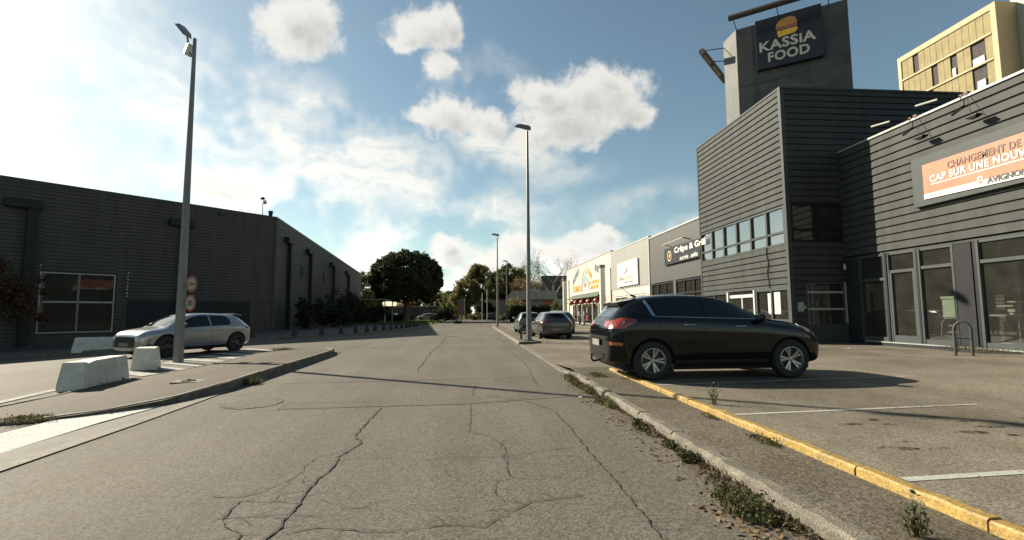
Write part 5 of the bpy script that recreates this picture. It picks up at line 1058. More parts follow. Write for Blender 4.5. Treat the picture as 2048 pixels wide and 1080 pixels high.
def hat_patches(dark_rear=False, glassm=m_cglass, red=((.42, .78), (.72, .92)), vert=False):
    L = [('side_window', glassm, [(-1.06, 1.02), (-.95, .985), (-.30, .965)], [(-1.06, 1.17), (-1.0, 1.27), (-.85, 1.32), (-.30, 1.345)], 'y', BP, dict(off=.003)),
     ('side_window', glassm, [(-.24, .963), (.4, .94), (.86, .93)], [(-.24, 1.345), (.05, 1.34), (.35, 1.27), (.62, 1.14), (.86, .96)], 'y', BP, dict(off=.003, n=20)),
     ('rear_window', m_wsglass, [(-.56, 1.05), (.56, 1.05)], [(-.50, 1.26), (0, 1.29), (.50, 1.26)], 'x', (-1,), dict(off=.003)),
     ('windscreen', m_wsglass, [(-.60, .985), (.60, .985)], [(-.50, 1.33), (.50, 1.33)], 'x', (1,), dict(off=.003)),
     ('grille', m_plast, [(-.50, .33), (.50, .33)], [(-.52, .66), (.52, .66)], 'x', (1,), dict(off=.006)),
     ('headlight', m_clear, [(1.52, .70), (1.85, .60), (2.0, .55)], [(1.52, .735), (1.85, .69), (2.0, .60)], 'y', BP, dict(off=.006, n=10)),
     ('headlight', m_clear, [(.50, .56), (.66, .58)], [(.50, .64), (.66, .66)], 'x', (1,), dict(off=.006, n=6)), ('headlight', m_clear, [(-.66, .58), (-.50, .56)], [(-.66, .66), (-.50, .64)], 'x', (1,), dict(off=.006, n=6)),
     ('sill_cladding', m_plast, [(-.85, .20), (.85, .20)], [(-.85, .27), (.85, .27)], 'y', BP, dict(off=.006, n=14, m=2))]
    return L
sil_spec = dict(wb=2.54, track=.85, rad=.345, paint=silver, gap=.05, style='aero', mirror=(.72, .97), mirror_mat=m_plast, handles=[(-.58, .84), (.20, .83)],
  patches=hat_patches()+[('front_vent', m_plast, [(1.68, .36), (1.84, .33)], [(1.76, .58), (1.90, .56)], 'y', BP, dict(off=.005, n=6)), ('front_claws', m_chrome, [(1.74, .38), (1.755, .38)], [(1.74, .55), (1.755, .55)], 'y', BP, dict(off=.009, n=2)), ('front_claws', m_chrome, [(1.79, .37), (1.805, .37)], [(1.79, .55), (1.805, .55)], 'y', BP, dict(off=.009, n=2)),
   ('tail_light', mat('tail_smoked', (.05, .012, .01), .15, var=0, coat=1), [(-1.93, .76), (-1.72, .82), (-1.6, .90)], [(-1.93, .86), (-1.72, .93), (-1.6, .925)], 'y', BP, dict(off=.006, n=8)),
   ('grille_bar', m_chrome, [(-.42, .50), (.42, .50)], [(-.42, .52), (.42, .52)], 'x', (1,), dict(off=.011, m=1)), ('front_lip', m_chrome, [(-.45, .30), (.45, .30)], [(-.45, .325), (.45, .325)], 'x', (1,), dict(off=.011, m=1))],
  lines=[[(-.27, .28), (-.27, .95)], [(-1.1, .95), (-1.05, .75), (-.9, .55)], [(.86, .28), (.90, .6), (.88, .9)], [(1.15, .90), (1.6, .78)]], plate=[(2.09, .42, .24, 1)])
t, bvh = car('silver_hatchback', 'silver five door hatchback with dark wheels parked behind the left lamp post', (-10.16, 18.73, .0), math.atan2(-.888, -.46), HAT, sil_spec)
b = B(); b.hexa([(-1.72,-.46,1.33),(-1.40,-.5,1.385),(-1.40,.5,1.385),(-1.72,.46,1.33),(-1.74,-.44,1.35),(-1.40,-.48,1.405),(-1.40,.48,1.405),(-1.74,.44,1.35)]); obj('roof_spoiler', b, silver, t, bevel=.006)
grey = carpaint('grey_car_paint', (.045, .043, .04), metal=.4, rough=.35)
rl = lambda y0, y1, z0, z1, m_=m_red_l: [('tail_light', m_, [(y0, z0), (y1, z0)], [(y0, z1), (y1, z1)], 'x', (-1,), dict(off=.006, n=8)), ('tail_light', m_, [(-y1, z0), (-y0, z0)], [(-y1, z1), (-y0, z1)], 'x', (-1,), dict(off=.006, n=8))]
g_spec = dict(wb=2.54, track=.845, rad=.325, paint=grey, gap=.045, style='many', mirror=(.75, .97), handles=[(-.58, .84), (.20, .83)], patches=hat_patches()+rl(.54, .76, .80, .93)+[('tail_light', m_red_l, [(-1.93, .80), (-1.78, .82)], [(-1.93, .92), (-1.78, .94)], 'y', BP, dict(off=.006, n=5)), ('reflector', m_or_l, [(.5, .42), (.72, .42)], [(.5, .45), (.72, .45)], 'x', (-1,), dict(off=.006, n=4, m=1))],
  lines=[[(-.27, .28), (-.27, .95)]], plate=[(-2.0, .50, .25, -1)])
t, bvh = car('grey_hatchback', 'dark grey hatchback seen from behind, parked right of the nearest kerb island lamp', (4.27, 27.25, .012), R(91.5), HAT, g_spec)
t.scale = (1.04, 1.02, .985)
b = B(); b.hexa([(-1.72,-.48,1.33),(-1.40,-.5,1.385),(-1.40,.5,1.385),(-1.72,.48,1.33),(-1.74,-.46,1.355),(-1.40,-.48,1.41),(-1.40,.48,1.41),(-1.74,.46,1.355)]); obj('roof_spoiler', b, grey, t)
mint = carpaint('mint_car_paint', (.085, .13, .12), metal=.2, rough=.35)
bp = [('side_window', m_wsglass, [(-1.25, 1.0), (-.30, .965)], [(-1.25, 1.28), (-1.1, 1.33), (-.30, 1.34)], 'y', BP, dict(off=.003)), ('side_window', m_wsglass, [(-.24, .963), (.7, .94)], [(-.24, 1.34), (.15, 1.31), (.45, 1.18), (.7, 1.0)], 'y', BP, dict(off=.003)),
  ('rear_window', m_cglass, [(-.58, 1.05), (.58, 1.05)], [(-.54, 1.34), (.54, 1.34)], 'x', (-1,), dict(off=.003)), ('windscreen', m_wsglass, [(-.6, 1.0), (.6, 1.0)], [(-.5, 1.3), (.5, 1.3)], 'x', (1,), dict(off=.003)), ('rear_bumper', m_plast, [(-.66, .36), (.66, .36)], [(-.66, .56), (.66, .56)], 'x', (-1,), dict(off=.012)),
  ('side_strip', m_plast, [(-.8, .50), (.8, .50)], [(-.8, .57), (.8, .57)], 'y', BP, dict(off=.008, m=1))]+rl(.56, .72, .66, .96)
m_spec = dict(wb=2.40, track=.765, rad=.28, paint=mint, gap=.05, style='many', mirror=(.62, .98), handles=[(-.05, .84)], patches=bp, lines=[[(-.27, .28), (-.27, .95)]], plate=[(-1.83, .46, .25, -1)])
t, bvh = car('mint_hatchback', 'old pale green hatchback with black bumper, parked left of the dark grey hatchback', (3.68, 33.3, .012), R(90.5), BOX, m_spec)
def far_car(label, loc, rz, pm, rows=HAT, sc=(1, 1, 1), grp=None, name='parked_car', light=m_red_l):
    s = dict(wb=2.5, track=.84 if rows is not SUV else .90, rad=.33, paint=pm, gap=.05, style='many', mirror=(.75, .98) if rows is not SUV else (.72, 1.09), patches=(hat_patches() if rows is HAT else bp)[:5]+rl(.46, .74, .80, .95, light) if rows is not SUV else suv_spec['patches'][:2]+suv_spec['patches'][5:7]+rl(.5, .78, .9, 1.05, light))
    t, bv = car(name, label, loc, rz, rows, s, grp); t.scale = sc; return t
far_car('silver car mostly hidden behind the dark grey hatchback, only its roof showing', (5.75, 33.6, -.08), R(90), carpaint('pale_car_paint', (.12, .125, .12), metal=.3), SUV, (1, 1, 1.0))
far_car('dark car driving away in the shade at the far end of the road', (3.35, 92, 0), R(90), blk, HAT, (1, 1, 1.04), name='moving_car')
far_car('blue car parked in the shade left of the round pine', (-14.8, 92, 0), R(150), carpaint('blue_car_paint', (.03, .07, .28)), HAT)
far_car('white car parked behind the trunk of the round pine', (-9.3, 104, 0), R(170), carpaint('white_car_paint', (.2, .2, .18)), HAT)
far_car('dark grey car parked left of the blue car, near the hedge', (-19.5, 94, 0), R(160), grey, HAT)
# ------------------------------------------------------------------ foliage
def leafmat(name, c1, c2, trans=.25, spread=.35):
    m = bpy.data.materials.new(name); m.use_nodes = True; t = m.node_tree; b = t.nodes['Principled BSDF']; o = t.nodes['Material Output']
    V = t.nodes.new('ShaderNodeTexCoord').outputs['Object']; n = noise(t, V, spread, 3, .6); n2 = noise(t, V, 9, 2, .5)
    f = mth(t, 'ADD', mth(t, 'MULTIPLY', n.outputs[0], .6), mth(t, 'MULTIPLY', n2.outputs[0], .4))
    c = mixc(t, sstep(t, f, .38, .62), c1, c2); t.links.new(c, b.inputs['Base Color']); b.inputs['Roughness'].default_value = .7; b.inputs['Specular IOR Level'].default_value = .2
    tl = t.nodes.new('ShaderNodeBsdfTranslucent'); t.links.new(c, tl.inputs[0]); mx = t.nodes.new('ShaderNodeMixShader'); mx.inputs[0].default_value = trans
    t.links.new(b.outputs[0], mx.inputs[1]); t.links.new(tl.outputs[0], mx.inputs[2]); t.links.new(mx.outputs[0], o.inputs[0]); return m
def leaf_mesh(name, C, size, m, flat=0.0, aspect=1.6):
    """one small pointed leaf (rhombus) at every centre in C"""
    n = len(C); C = np.asarray(C, float); a = rng.normal(size=(n, 3)); a /= np.linalg.norm(a, axis=1)[:, None]; r = rng.normal(size=(n, 3)); r[:, 2] *= (1-flat)
    bb = np.cross(a, r); bb /= np.linalg.norm(bb, axis=1)[:, None]+1e-9
    s = size*rng.uniform(.6, 1.4, size=(n, 1)); A_ = a*s*aspect*.5; B_ = bb*s*.5
    V = np.empty((n, 4, 3)); V[:, 0] = C-A_; V[:, 1] = C+B_; V[:, 2] = C+A_; V[:, 3] = C-B_
    me = bpy.data.meshes.new(name); me.vertices.add(n*4); me.vertices.foreach_set('co', V.reshape(-1).astype(np.float32)); me.loops.add(n*4); me.loops.foreach_set('vertex_index', np.arange(n*4, dtype=np.int32))
    me.polygons.add(n); me.polygons.foreach_set('loop_start', np.arange(0, n*4, 4, dtype=np.int32)); me.update(calc_edges=True); me.materials.append(m); return me
def lobes(L, n, shell=.55, clump=0, cr=.5):
    """points in the outer part of ellipsoid lobes; with clump>0 they gather in tufts"""
    W = np.array([l[3]*l[4]+l[4]*l[5]+l[3]*l[5] for l in L]); W = W/W.sum(); out = []
    for l, w in zip(L, W):
        k = max(4, int(n*w)); q = clump and max(6, int(clump*w))
        def pts(k):
            d = rng.normal(size=(k, 3)); d /= np.linalg.norm(d, axis=1)[:, None]; r = shell+(1-shell)*rng.uniform(0, 1, size=(k, 1))**.6
            return np.array(l[:3])+d*r*np.array(l[3:6])
        if clump: c = pts(q); p = c[rng.integers(0, q, k)]+rng.normal(size=(k, 3))*cr*.5
        else: p = pts(k)
        out.append(p)
    P_ = np.concatenate(out); return P_[P_[:, 2] > .05]
m_bark = mat('bark', (.10, .075, .055), .95, var=.4, vs=5, bump=.6, bs=14)
m_barkp = mat('pale_bark', (.24, .21, .17), .95, var=.35, vs=4)
def branches(b, p, d, L, r, depth, spread=.55, tips=None, up=.12):
    q = p+d*L; mid = p.lerp(q, .5)+Vector((random.uniform(-1, 1), random.uniform(-1, 1), 0))*L*.06
    b.path([p, mid, q], [r, r*.82, r*.62], 6 if depth > 2 else 4)
    if depth <= 0:
        if tips is not None: tips.append(q)
        return
    for k in range(random.choice((2, 3, 3))):
        v = (d+Vector((random.gauss(0, 1), random.gauss(0, 1), random.gauss(up, .6)))*spread).normalized(); branches(b, q, v, L*random.uniform(.62, .85), r*.6, depth-1, spread, tips, up)
def tree(name, label, loc, L, n, size, lm, trunk, group=None, clump=0, cr=.5, shell=.55, cat='tree', bark=None, limbs=6):
    t = thing(name, label, cat, loc, 0, group)
    b = B(); h, r0 = trunk; b.path([(0, 0, -.2), (.03*h, .02*h, h*.5), (0, 0, h)], [r0*1.25, r0*.9, r0*.7], 8)
    for k in range(limbs):
        l = random.choice(L); b.path([(0, 0, h*random.uniform(.7, 1)), (l[0]*.5, l[1]*.5, (h+l[2])*.5), (l[0], l[1], l[2]+l[5]*.3)], [r0*.5, r0*.32, r0*.12], 5)
    obj('trunk', b, bark or m_bark, t, smooth=True)
    obj('crown', leaf_mesh('crown', lobes(L, n, shell, clump, cr), size, lm), None, t); return t
l_pine = leafmat('pine_needles', (.030, .036, .014), (.060, .066, .024), .15, .8)
l_aut = leafmat('autumn_leaves', (.15, .14, .055), (.21, .17, .065), .35, .25)
l_grn = leafmat('green_leaves', (.07, .08, .028), (.13, .125, .045), .3, .3)
l_drk = leafmat('dark_leaves', (.014, .018, .008), (.026, .031, .012), .2, .6)
l_brn = leafmat('brown_leaves', (.14, .085, .035), (.19, .12, .05), .35, .5)
l_redl = leafmat('reddish_leaves', (.09, .035, .02), (.05, .04, .02), .25, .6)
# round stone pine
LP = [(0, 0, 7.3, 5.3, 5.3, 4.1)]
for k in range(150):     # tufts all over one dome
    z = random.uniform(-.75, 1); a = random.uniform(0, 6.283); c = math.sqrt(1-z*z); LP.append((5.2*c*math.cos(a), 5.2*c*math.sin(a), 7.3+3.95*z, .95, .95, .75))
for k in range(14): a = random.uniform(0, 6.283); LP.append((3.9*math.cos(a), 3.9*math.sin(a), 4.1+random.uniform(-.3, .4), 1.0, 1.0, .6))
tree('stone_pine', 'large dark round crowned pine standing alone at the left of the far road', (-11.1, 84, 0), LP, 62000, .24, l_pine, (4.6, .55), clump=5200, cr=.30, shell=.72, limbs=12)
def blob_lobes(w, h, z0, n, ry=None, top=1.0):
    L = []
    for k in range(n):
        u = random.uniform(-1, 1); v = random.uniform(0, 1)**.8; hw = math.sqrt(max(.05, 1-(v*.95)**2.2)) if top else 1
        L.append((u*w*hw*.8, random.uniform(-1, 1)*(ry or w)*.6, z0+v*(h-z0-.8), w*random.uniform(.2, .34), w*random.uniform(.2, .34), w*random.uniform(.2, .36)))
    return L
G1 = 'autumn trees at the end of the road'
for (x, y, w, h, n, lm, lab) in [(-1.6, 118, 3.6, 9.6, 7000, l_aut, 'yellowing tall tree, leftmost of the big group at the end of the road'), (1.6, 121, 3.6, 13.0, 9000, l_aut, 'tallest yellow green tree in the group at the end of the road'), (5.0, 114, 3.7, 10.8, 9000, l_grn, 'dark green broad tree in the middle of the group at the end of the road'),
      (8.0, 119, 3.2, 12.6, 8000, l_grn, 'tall green tree rising just right of the middle thin lamp post'), (10.8, 117, 2.6, 12.2, 6500, l_aut, 'yellow green tree behind the farthest street lamp'), (-5.2, 128, 4.0, 7.0, 6000, l_grn, 'lower green tree left of the big yellow tree group'), (-9.5, 134, 4.4, 7.4, 6000, l_aut, 'low autumn tree showing just right of the round pine'),
      (-15.5, 140, 5.0, 9.6, 6000, l_brn, 'brownish tree hidden mostly behind the round pine'), (-26.5, 124, 4.2, 11.2, 7000, l_aut, 'yellow green tree showing between the warehouse end and the round pine'), (-38, 135, 6, 9, 5000, l_drk, 'dark tree behind the far end of the warehouse'), (14, 150, 5, 8.6, 5000, l_brn, 'orange brown tree above the roof of the office building'), (2.5, 106, 1.9, 4.5, 3000, l_drk, 'short dark tree at the foot of the yellow tree group')]:
    tree('autumn_tree', lab, (x, y, 0), blob_lobes(w*1.12, h, .9 if h > 5 else .4, 36), int(n*1.9), .27, lm, (h*.45, .28), G1, clump=int(n/26), cr=.55, shell=.4)
for (x, y, h, lab, sp) in [(15.5, 122, 15.5, 'bare branched tree behind the office roof, left of the two', .42), (20.5, 124, 16.5, 'bare branched tree behind the office roof, right of the two, nearer the restaurant', .45)]:
    t = thing('bare_tree', lab, 'tree', (x, y, 0), group='bare trees behind the office building'); b = B(); tips = []
    branches(b, Vector((0, 0, -.2)), Vector((0.02, 0, 1)), h*.30, .34, 6, sp, tips, .25); obj('trunk', b, m_barkp, t)
    P_ = np.array([list(p_) for p_ in tips]); P_ = P_+rng.normal(size=P_.shape)*.3; obj('crown', leaf_mesh('crown', P_, .13, l_brn), None, t)
t = thing('bare_tree', 'thin half bare tree with some brown leaves right behind the nearest island lamp', 'tree', (11.8, 104, 0)); b = B(); tips = []
branches(b, Vector((0, 0, -.2)), Vector((0, 0, 1)), 2.9, .16, 5, .5, tips, .2); obj('trunk', b, m_barkp, t); P_ = np.repeat(np.array([list(p_) for p_ in tips]), 5, 0); P_ = P_+rng.normal(size=P_.shape)*.4; obj('crown', leaf_mesh('crown', P_, .2, l_brn), None, t)
# bushes and hedges
def bush(label, loc, w, d, h, n, lm, size=.12, group=None, name='bush'):
    t = thing(name, label, 'bush', loc, 0, group); L = [(random.uniform(-.7, .7)*w, random.uniform(-.6, .6)*d, h*random.uniform(.25, .72), w*.4+.1, d*.5+.1, h*.33) for _ in range(12)]
    b = B(); 
    for k in range(4): b.path([(0, 0, -.2), (random.uniform(-.4, .4)*w, random.uniform(-.3, .3)*d, h*.6)], [.05, .02], 5)
    obj('stems', b, m_bark, t); obj('foliage', leaf_mesh('foliage', lobes(L, n, .35, max(40, n//24), .22*min(w, h, 1.6)), size, lm), None, t); return t
bush('dark bush against the warehouse side wall, nearest the corner', (-13.9, 43.5, .1), 1.0, 1.3, 2.6, 2600, l_drk); bush('broad low dark bush along the warehouse side wall, second from the corner', (-13.6, 50, .1), 1.6, 2.6, 2.2, 3500, l_drk); bush('tall dark bush midway along the warehouse side wall', (-14.6, 58, .1), 1.5, 2.6, 4.0, 3500, l_drk)
bush('dark bush near the far end of the warehouse side wall', (-15.2, 68, .1), 1.5, 2.6, 3.4, 3500, l_drk, .16); bush('rounded dark shrub at the far corner of the warehouse', (-15.4, 78, 0), 2.0, 2.0, 3.2, 3500, l_drk, .16)
bush('dark trimmed bush right of the pine trunk, lower one', (-6.5, 90, 0), 1.5, 1.5, 2.4, 2500, l_drk, .16); bush('dark rounded bush right of the pine trunk, taller one', (-4.9, 92, 0), 1.3, 1.3, 3.0, 2500, l_drk, .16)
bush('low hedge in front of the parked cars by the pine', (-13.5, 88, 0), 3.0, .9, 1.5, 3000, l_drk, .14, name='hedge'); bush('small green shrub at the right verge of the far road', (4.9, 82, 0), 1.0, 1.0, 1.2, 1200, l_grn, .12)
bush('large yellowing shrub left of the long dark hedge', (7.2, 76, 0), 2.0, 1.5, 3.6, 4500, l_aut, .16); bush('bright green shrub beside the restaurant end wall', (12.3, 70, 0), 1.7, 1.5, 3.3, 4500, l_grn, .14)
bush('reddish flowering low bush on the grass by the totem sign', (-3.9, 97, 0), 1.4, .8, 1.0, 1500, l_redl, .12); bush('small dark shrub at the foot of the yellow trees', (.5, 100, 0), 1.6, 1.0, 1.3, 1500, l_grn, .14)
t = thing('long_hedge', 'long dark green clipped hedge across the back of the far car park', 'hedge', (10, 74, 0)); b = B(); b.box(-3.9, 3.4, -.3, .3, -.1, 1.4); obj('stems', b, m_bark, t)
P_ = np.stack([rng.uniform(-4.3, 3.8, 9000), rng.uniform(-.9, .9, 9000), rng.uniform(.02, 2.45, 9000)+rng.normal(size=9000)*.06], 1); P_ = P_[(abs(P_[:, 1]) > .45) | (P_[:, 2] > 1.8)]; obj('foliage', leaf_mesh('foliage', P_, .2, l_drk), None, t)
# tree with reddish leaves in the shade of the warehouse, at the left edge
LT = [(random.uniform(-1.7, 1.4), random.uniform(-1.2, 1.2), random.uniform(2.0, 4.4), .75, .75, .6) for _ in range(13)]
tree('red_leaved_tree', 'small dark tree with reddish leaves at the left edge before the warehouse', (-23.6, 26.2, gz(-23.6, 26.2)), LT, 4200, .11, l_redl, (2.3, .09), clump=220, cr=.3)
# grass of the verges
n = 16000; x = rng.uniform(-30, 1.5, n); y = rng.uniform(62, 118, n); k = ((y < 99) & (x < -5.0)) | ((y > 106) & (x < 1.2)); C_ = np.stack([x, y, np.full(n, .07)], 1)[k]
o = obj('grass', leaf_mesh('grass', C_, .16, leafmat('grass_blades', (.07, .10, .03), (.12, .13, .04), .3, .2)), None); tag(o, 'short green grass on the verge under and beyond the round pine', 'grass', kind='stuff')
# ------------------------------------------------------------------ weeds and litter along the kerb
m_weed = leafmat('weed_green', (.035, .042, .016), (.075, .078, .032), .3, 6); m_dry = leafmat('dry_leaf', (.13, .085, .045), (.2, .145, .08), .25, 9); m_dryg = leafmat('dry_grass', (.16, .13, .06), (.09, .09, .035), .3, 5)
def weed(label, loc, rx, ry, h, nb, nl, group='weeds growing along the right kerb', dry=.3, name='weed'):
    t = thing(name, label, 'weed', loc, 0, group); b = B()
    for k in range(nb):
        a = random.uniform(0, 6.283); r = random.uniform(0, 1)**.6; x0, y0 = rx*r*math.cos(a), ry*r*math.sin(a); hh = h*random.uniform(.4, 1.1)*(1-.4*r); lx, ly = random.gauss(0, .45)*hh, random.gauss(0, .45)*hh; w = .0035+.002*random.random(); c_, s_ = math.cos(a)*w, math.sin(a)*w
        b.add([(x0-s_, y0+c_, 0), (x0+s_, y0-c_, 0), (x0+lx*.4+s_*.8, y0+ly*.4-c_*.8, hh*.6), (x0+lx*.4-s_*.8, y0+ly*.4+c_*.8, hh*.6), (x0+lx, y0+ly, hh)], [(0,1,2,3), (3,2,4)], 1 if random.random() < dry else 0)
    obj('blades', b, [m_weed, m_dryg], t)
    if nl:
        P_ = rng.normal(size=(nl, 3))*np.array([rx*.5, ry*.5, h*.22])+np.array([0, 0, h*.4]); P_ = P_[P_[:, 2] > .005]; obj('foliage', leaf_mesh('foliage', P_, .018, m_weed), None, t)
    return t
weed('largest weed tuft with dead leaves against the rough kerb, at the bottom of the picture', (1.86, 3.38, .004), .15, .30, .10, 900, 900, dry=.45)
weed('small leafy weed in the kerb gutter, second from the bottom of the picture', (1.95, 4.45, .004), .07, .10, .11, 160, 420, dry=.1); weed('small leafy weed in the kerb gutter, third from the bottom', (1.96, 4.95, .004), .05, .09, .09, 160, 120, dry=.3)
weed('small upright weed in the kerb gutter, fourth from the bottom', (1.93, 5.75, .004), .05, .08, .14, 130, 160); weed('dry brown grass tuft in the kerb gutter, before the tuft at the kerb end', (1.97, 7.2, .004), .08, .35, .13, 420, 100, dry=.8)
weed('green weed tuft leaning over the kerb near its far end', (1.97, 8.5, .004), .10, .40, .15, 420, 200, dry=.5); weed('mixed weed tuft at the very end of the high kerb', (1.95, 9.9, .004), .11, .40, .17, 420, 200, dry=.45); weed('flat weed growing on the strip behind the kerb end', (2.5, 9.9, .09), .25, .35, .08, 350, 100, dry=.6)
weed('small green weed in the gutter under the left island kerb', (-4.3, 10.2, .004), .14, .25, .15, 350, 400, group='weeds on the left island'); weed('weed patch at the rounded tip of the left island', (-6.9, 18.9, .05), .5, .3, .12, 450, 300, group='weeds on the left island', dry=.7)
weed('dry weed mat at the near end of the left island', (-5.7, 6.95, .03), .35, .25, .05, 500, 200, group='weeds on the left island', dry=.7)
weed('brown weed patch beside the yellow kerb joint, nearest', (2.84, 4.75, .09), .07, .22, .06, 260, 60, group='weeds beside the yellow kerb', dry=.6); weed('reddish dry weed beside the yellow kerb, farther joint', (2.85, 5.9, .09), .06, .16, .06, 200, 0, group='weeds beside the yellow kerb', dry=1)
t = weed('spindly dry stalk weed standing on the lot behind the yellow kerb', (3.22, 6.5, .12), .04, .04, .34, 26, 60, group='stalky weeds', dry=.6); t = weed('spindly stalk weed on the strip at the bottom edge, before the yellow kerb', (2.5, 2.72, .09), .06, .06, .24, 34, 80, group='stalky weeds', dry=.5)
weed('weeds at the foot of the shop plinth beside the hoop barrier', (14.4, 13.2, .2), .15, 1.3, .16, 500, 500, group='weeds by the shop', dry=.5)
n = 3600; yy = rng.uniform(2.6, 10.4, n); ww = .03+.10*np.abs(np.sin(yy*1.9)+.6*np.sin(yy*5.3)); P_ = np.stack([2.03-ww*rng.uniform(0, 1, n)**1.5, yy, .01+.05*ww/.13*rng.uniform(0, 1, n)**2], 1)
o = obj('dry_grass', leaf_mesh('dry_grass', P_, .016, leafmat('dry_kerb_grass', (.105, .080, .045), (.060, .056, .027), .25, 3), aspect=3.2), None); tag(o, 'thin strip of dry grass and moss in the gutter along the right kerb', 'grass', kind='stuff')
n = 260; P_ = np.stack([rng.normal(1.84, .10, n), rng.uniform(2.7, 9.5, n), np.full(n, .012)], 1); P_ = P_[P_[:, 0] < 2.03]; Q_ = np.stack([rng.normal(1.72, .09, 110), rng.normal(3.15, .28, 110), np.full(110, .014)], 1)
o = obj('dry_leaves', leaf_mesh('dry_leaves', np.concatenate([P_, Q_[Q_[:, 0] < 2.0]]), .034, m_dry, flat=0), None); o.data.transform(Matrix.Diagonal((1, 1, .45, 1))); tag(o, 'scattered dry brown leaves and debris lying along the right kerb', 'leaves', kind='stuff')
b = B()
for k in range(900):
    y = random.uniform(2.6, 10.3); x = 2.04-abs(random.gauss(0, .11)); r = random.uniform(.002, .009); b.add([(x-r, y, .003), (x, y-r, .003), (x+r, y, .003), (x, y+r, .003), (x, y, .003+r*1.2)], [(0,1,4), (1,2,4), (2,3,4), (3,0,4)])
o = obj('gravel', b, mat('grit', (.13, .11, .085), .9, var=.4, vs=60)); tag(o, 'loose grit and small stones collected along the foot of the right kerb', 'gravel', kind='stuff')
for (x, y, z, s, lab) in [(1.72, 7.9, .01, .045, 'crumpled white paper scrap by the kerb where the lamp shadow ends'), (8.9, 5.95, lz(8.9, 5.95)+.005, .09, 'white paper scrap lying on the lot at the right'), (1.65, 26.5, .01, .12, 'white scrap on the road beside the lamp island kerb'), (12.6, 15.8, lz(12.6, 15.8)+.005, .08, 'small white scrap on the lot before the shop windows')]:
    b = B(); b.add([(-s, -s*.4, 0), (s*.7, -s*.5, .01), (s, s*.5, 0), (-s*.6, s*.4, .012), (0, 0, s*.3)], [(0,1,4), (1,2,4), (2,3,4), (3,0,4)]); o = obj('litter', b, m_white); o.location = (x, y, z); tag(o, lab, 'litter')
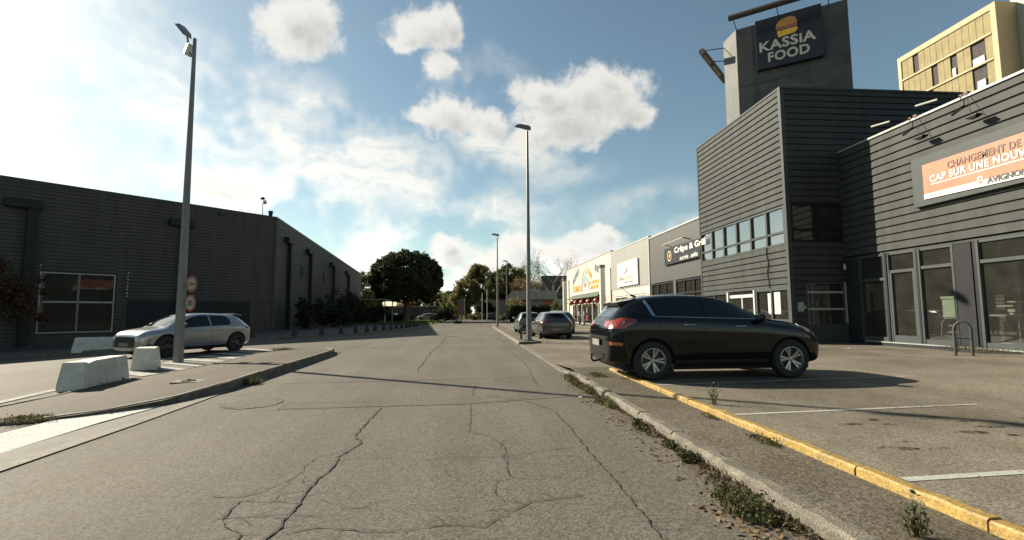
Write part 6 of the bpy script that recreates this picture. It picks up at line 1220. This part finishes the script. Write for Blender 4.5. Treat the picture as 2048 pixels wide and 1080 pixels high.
# ------------------------------------------------------------------ people by the restaurant door
m_skin = mat('skin', (.2, .12, .08), .6, var=0)
def person(label, loc, rz, top, bot, pose, hair=(.02, .015, .012)):
    t = thing('person', label, 'person', loc, rz)
    sit = pose == 'sit'; hz_ = .50 if sit else .92
    J = {'pel': (0, 0, hz_), 'sp': (.02, 0, hz_+.25), 'ch': (.03 if not sit else .08, 0, hz_+.45), 'nk': (.05 if not sit else .13, 0, hz_+.58), 'hd': (.07 if not sit else .19, 0, hz_+.68), 'ht': (.08 if not sit else .21, 0, hz_+.82)}
    if sit: legs = lambda s: [(.08, s*.1, hz_-.02), (.42, s*.13, hz_+.0), (.45, s*.13, .10), (.58, s*.14, .05)]
    else: legs = lambda s: [(.0, s*.09, hz_-.06), (.03+.05*s, s*.11, .48), (-.02+.07*s, s*.12, .08), (.12+.07*s, s*.13, .04)]
    arms = (lambda s: [(J['nk'][0]-.02, s*.19, J['nk'][2]-.06), (.10, s*.25, hz_+.25), (.32, s*.17, hz_+.16), (.39, s*.14, hz_+.15)]) if sit else (lambda s: [(J['nk'][0]-.02, s*.19, J['nk'][2]-.06), (.02, s*.25, hz_+.22), (.12, s*.24, hz_-.02), (.14, s*.23, hz_-.10)])
    V = [J[k] for k in ('pel', 'sp', 'ch', 'nk', 'hd', 'ht')]; Rr = [.135, .125, .14, .055, .09, .075]; E = [(0,1),(1,2),(2,3),(3,4),(4,5)]
    for s in (1, -1):
        i0 = len(V); V += legs(s); Rr += [.085, .06, .042, .038]; E += [(0, i0), (i0, i0+1), (i0+1, i0+2), (i0+2, i0+3)]
        i0 = len(V); V += arms(s); Rr += [.055, .042, .032, .03]; E += [(2, i0), (i0, i0+1), (i0+1, i0+2), (i0+2, i0+3)]
    me = bpy.data.meshes.new('body'); me.from_pydata(V, E, []); o = bpy.data.objects.new('body', me); COL.objects.link(o)
    sk = o.modifiers.new('s', 'SKIN'); me.update()
    if not me.skin_vertices: o.data.attributes  # layer is made with the modifier below
    import bmesh
    bm = bmesh.new(); bm.from_mesh(me); ly = bm.verts.layers.skin.verify()
    for v, r in zip(bm.verts, Rr): v[ly].radius = (r, r)
    bm.verts.ensure_lookup_table(); bm.verts[0][ly].use_root = True; bm.to_mesh(me); bm.free()
    sb_ = o.modifiers.new('d', 'SUBSURF'); sb_.levels = 1; dg = bpy.context.evaluated_depsgraph_get(); dg.update(); m2 = bpy.data.meshes.new_from_object(o.evaluated_get(dg)); COL.objects.unlink(o); bpy.data.objects.remove(o)
    m2.materials.clear()
    for mm in (mat(f'cloth_{top}', top, .8, var=.1), mat(f'cloth_{bot}', bot, .8, var=.1), m_skin, m_plast): m2.materials.append(mm)
    nz = J['nk'][2]
    for p in m2.polygons:
        c = p.center; p.use_smooth = True
        p.material_index = 2 if c.z > nz-.005 else (3 if c.z < .09 else (2 if (not sit and abs(c.y) > .17 and c.z < hz_-.03) or (sit and c.x > .34 and abs(c.z-hz_-.15) < .05) else (1 if c.z < hz_+.04 else 0)))
    obj('body', m2, None, t)
    hx, hzz = J['hd'][0], J['hd'][2]+.07; b = B(); b.lathe([(0, .115), (.06, .10), (.098, .05), (.105, -.01), (.09, -.05)], n=14, c=(hx-.015, 0, hzz)); obj('hair', b, mat(f'hair_{hair}', hair, .7, var=0), t, smooth=True)
    if sit: return t
    return t
for (x, y, rz, lab) in [(12.0, 57.5, 170, 'dark low stool under the seated dark clothed person'), (11.9, 50.4, 190, 'dark low stool under the seated red clothed person')]:
    t = thing('stool', lab, 'stool', (x, y, 0), R(rz)); b = B(); b.box(-.2, .2, -.2, .2, .36, .40); obj('seat', b, m_dark, t)
    for sx_ in (-.17, .17):
        for sy_ in (-.17, .17): b = B(); b.tube((sx_, sy_, 0), (sx_, sy_, .36), .015, n=6); obj('leg', b, m_dark, t)
person('person in dark clothes sitting low outside the restaurant, leftmost of the group', (12.0, 57.5, 0), R(200), (.02, .022, .035), (.02, .02, .025), 'sit')
person('standing person in a grey top and dark trousers outside the restaurant door', (11.9, 54.6, 0), R(215), (.22, .22, .2), (.02, .02, .03), 'stand')
person('standing person in pale clothes beside the restaurant door', (12.0, 52.7, 0), R(170), (.30, .27, .24), (.20, .18, .16), 'stand', (.12, .07, .03))
person('person in a red top sitting at the right of the group outside the restaurant', (11.9, 50.4, 0), R(180), (.35, .03, .04), (.02, .02, .03), 'sit')
# ordinals for look-alike rows
ORD = ['first', 'second', 'third', 'fourth', 'fifth', 'sixth', 'seventh', 'eighth', 'ninth', 'tenth', 'eleventh', 'twelfth', 'thirteenth', 'fourteenth', 'fifteenth', 'sixteenth']
cs_ = sorted([o for o in COL.objects if o.name.startswith('cone_bollard') and o.get('category')], key=lambda o: o.location.y)
for i, o in enumerate(cs_): o['label'] = f'{ORD[i]} dark cone bollard from the near left end of the row along the warehouse pavement'
ls_ = sorted([o for o in COL.objects if o.name.startswith('lantern') and o.get('category')], key=lambda o: -o.location.y)
for i, o in enumerate(ls_): o['label'] = f'{ORD[i]} red paper lantern from the far left end of the row under the awning'
for o in COL.objects:
    if '_w' in o: del o['_w']
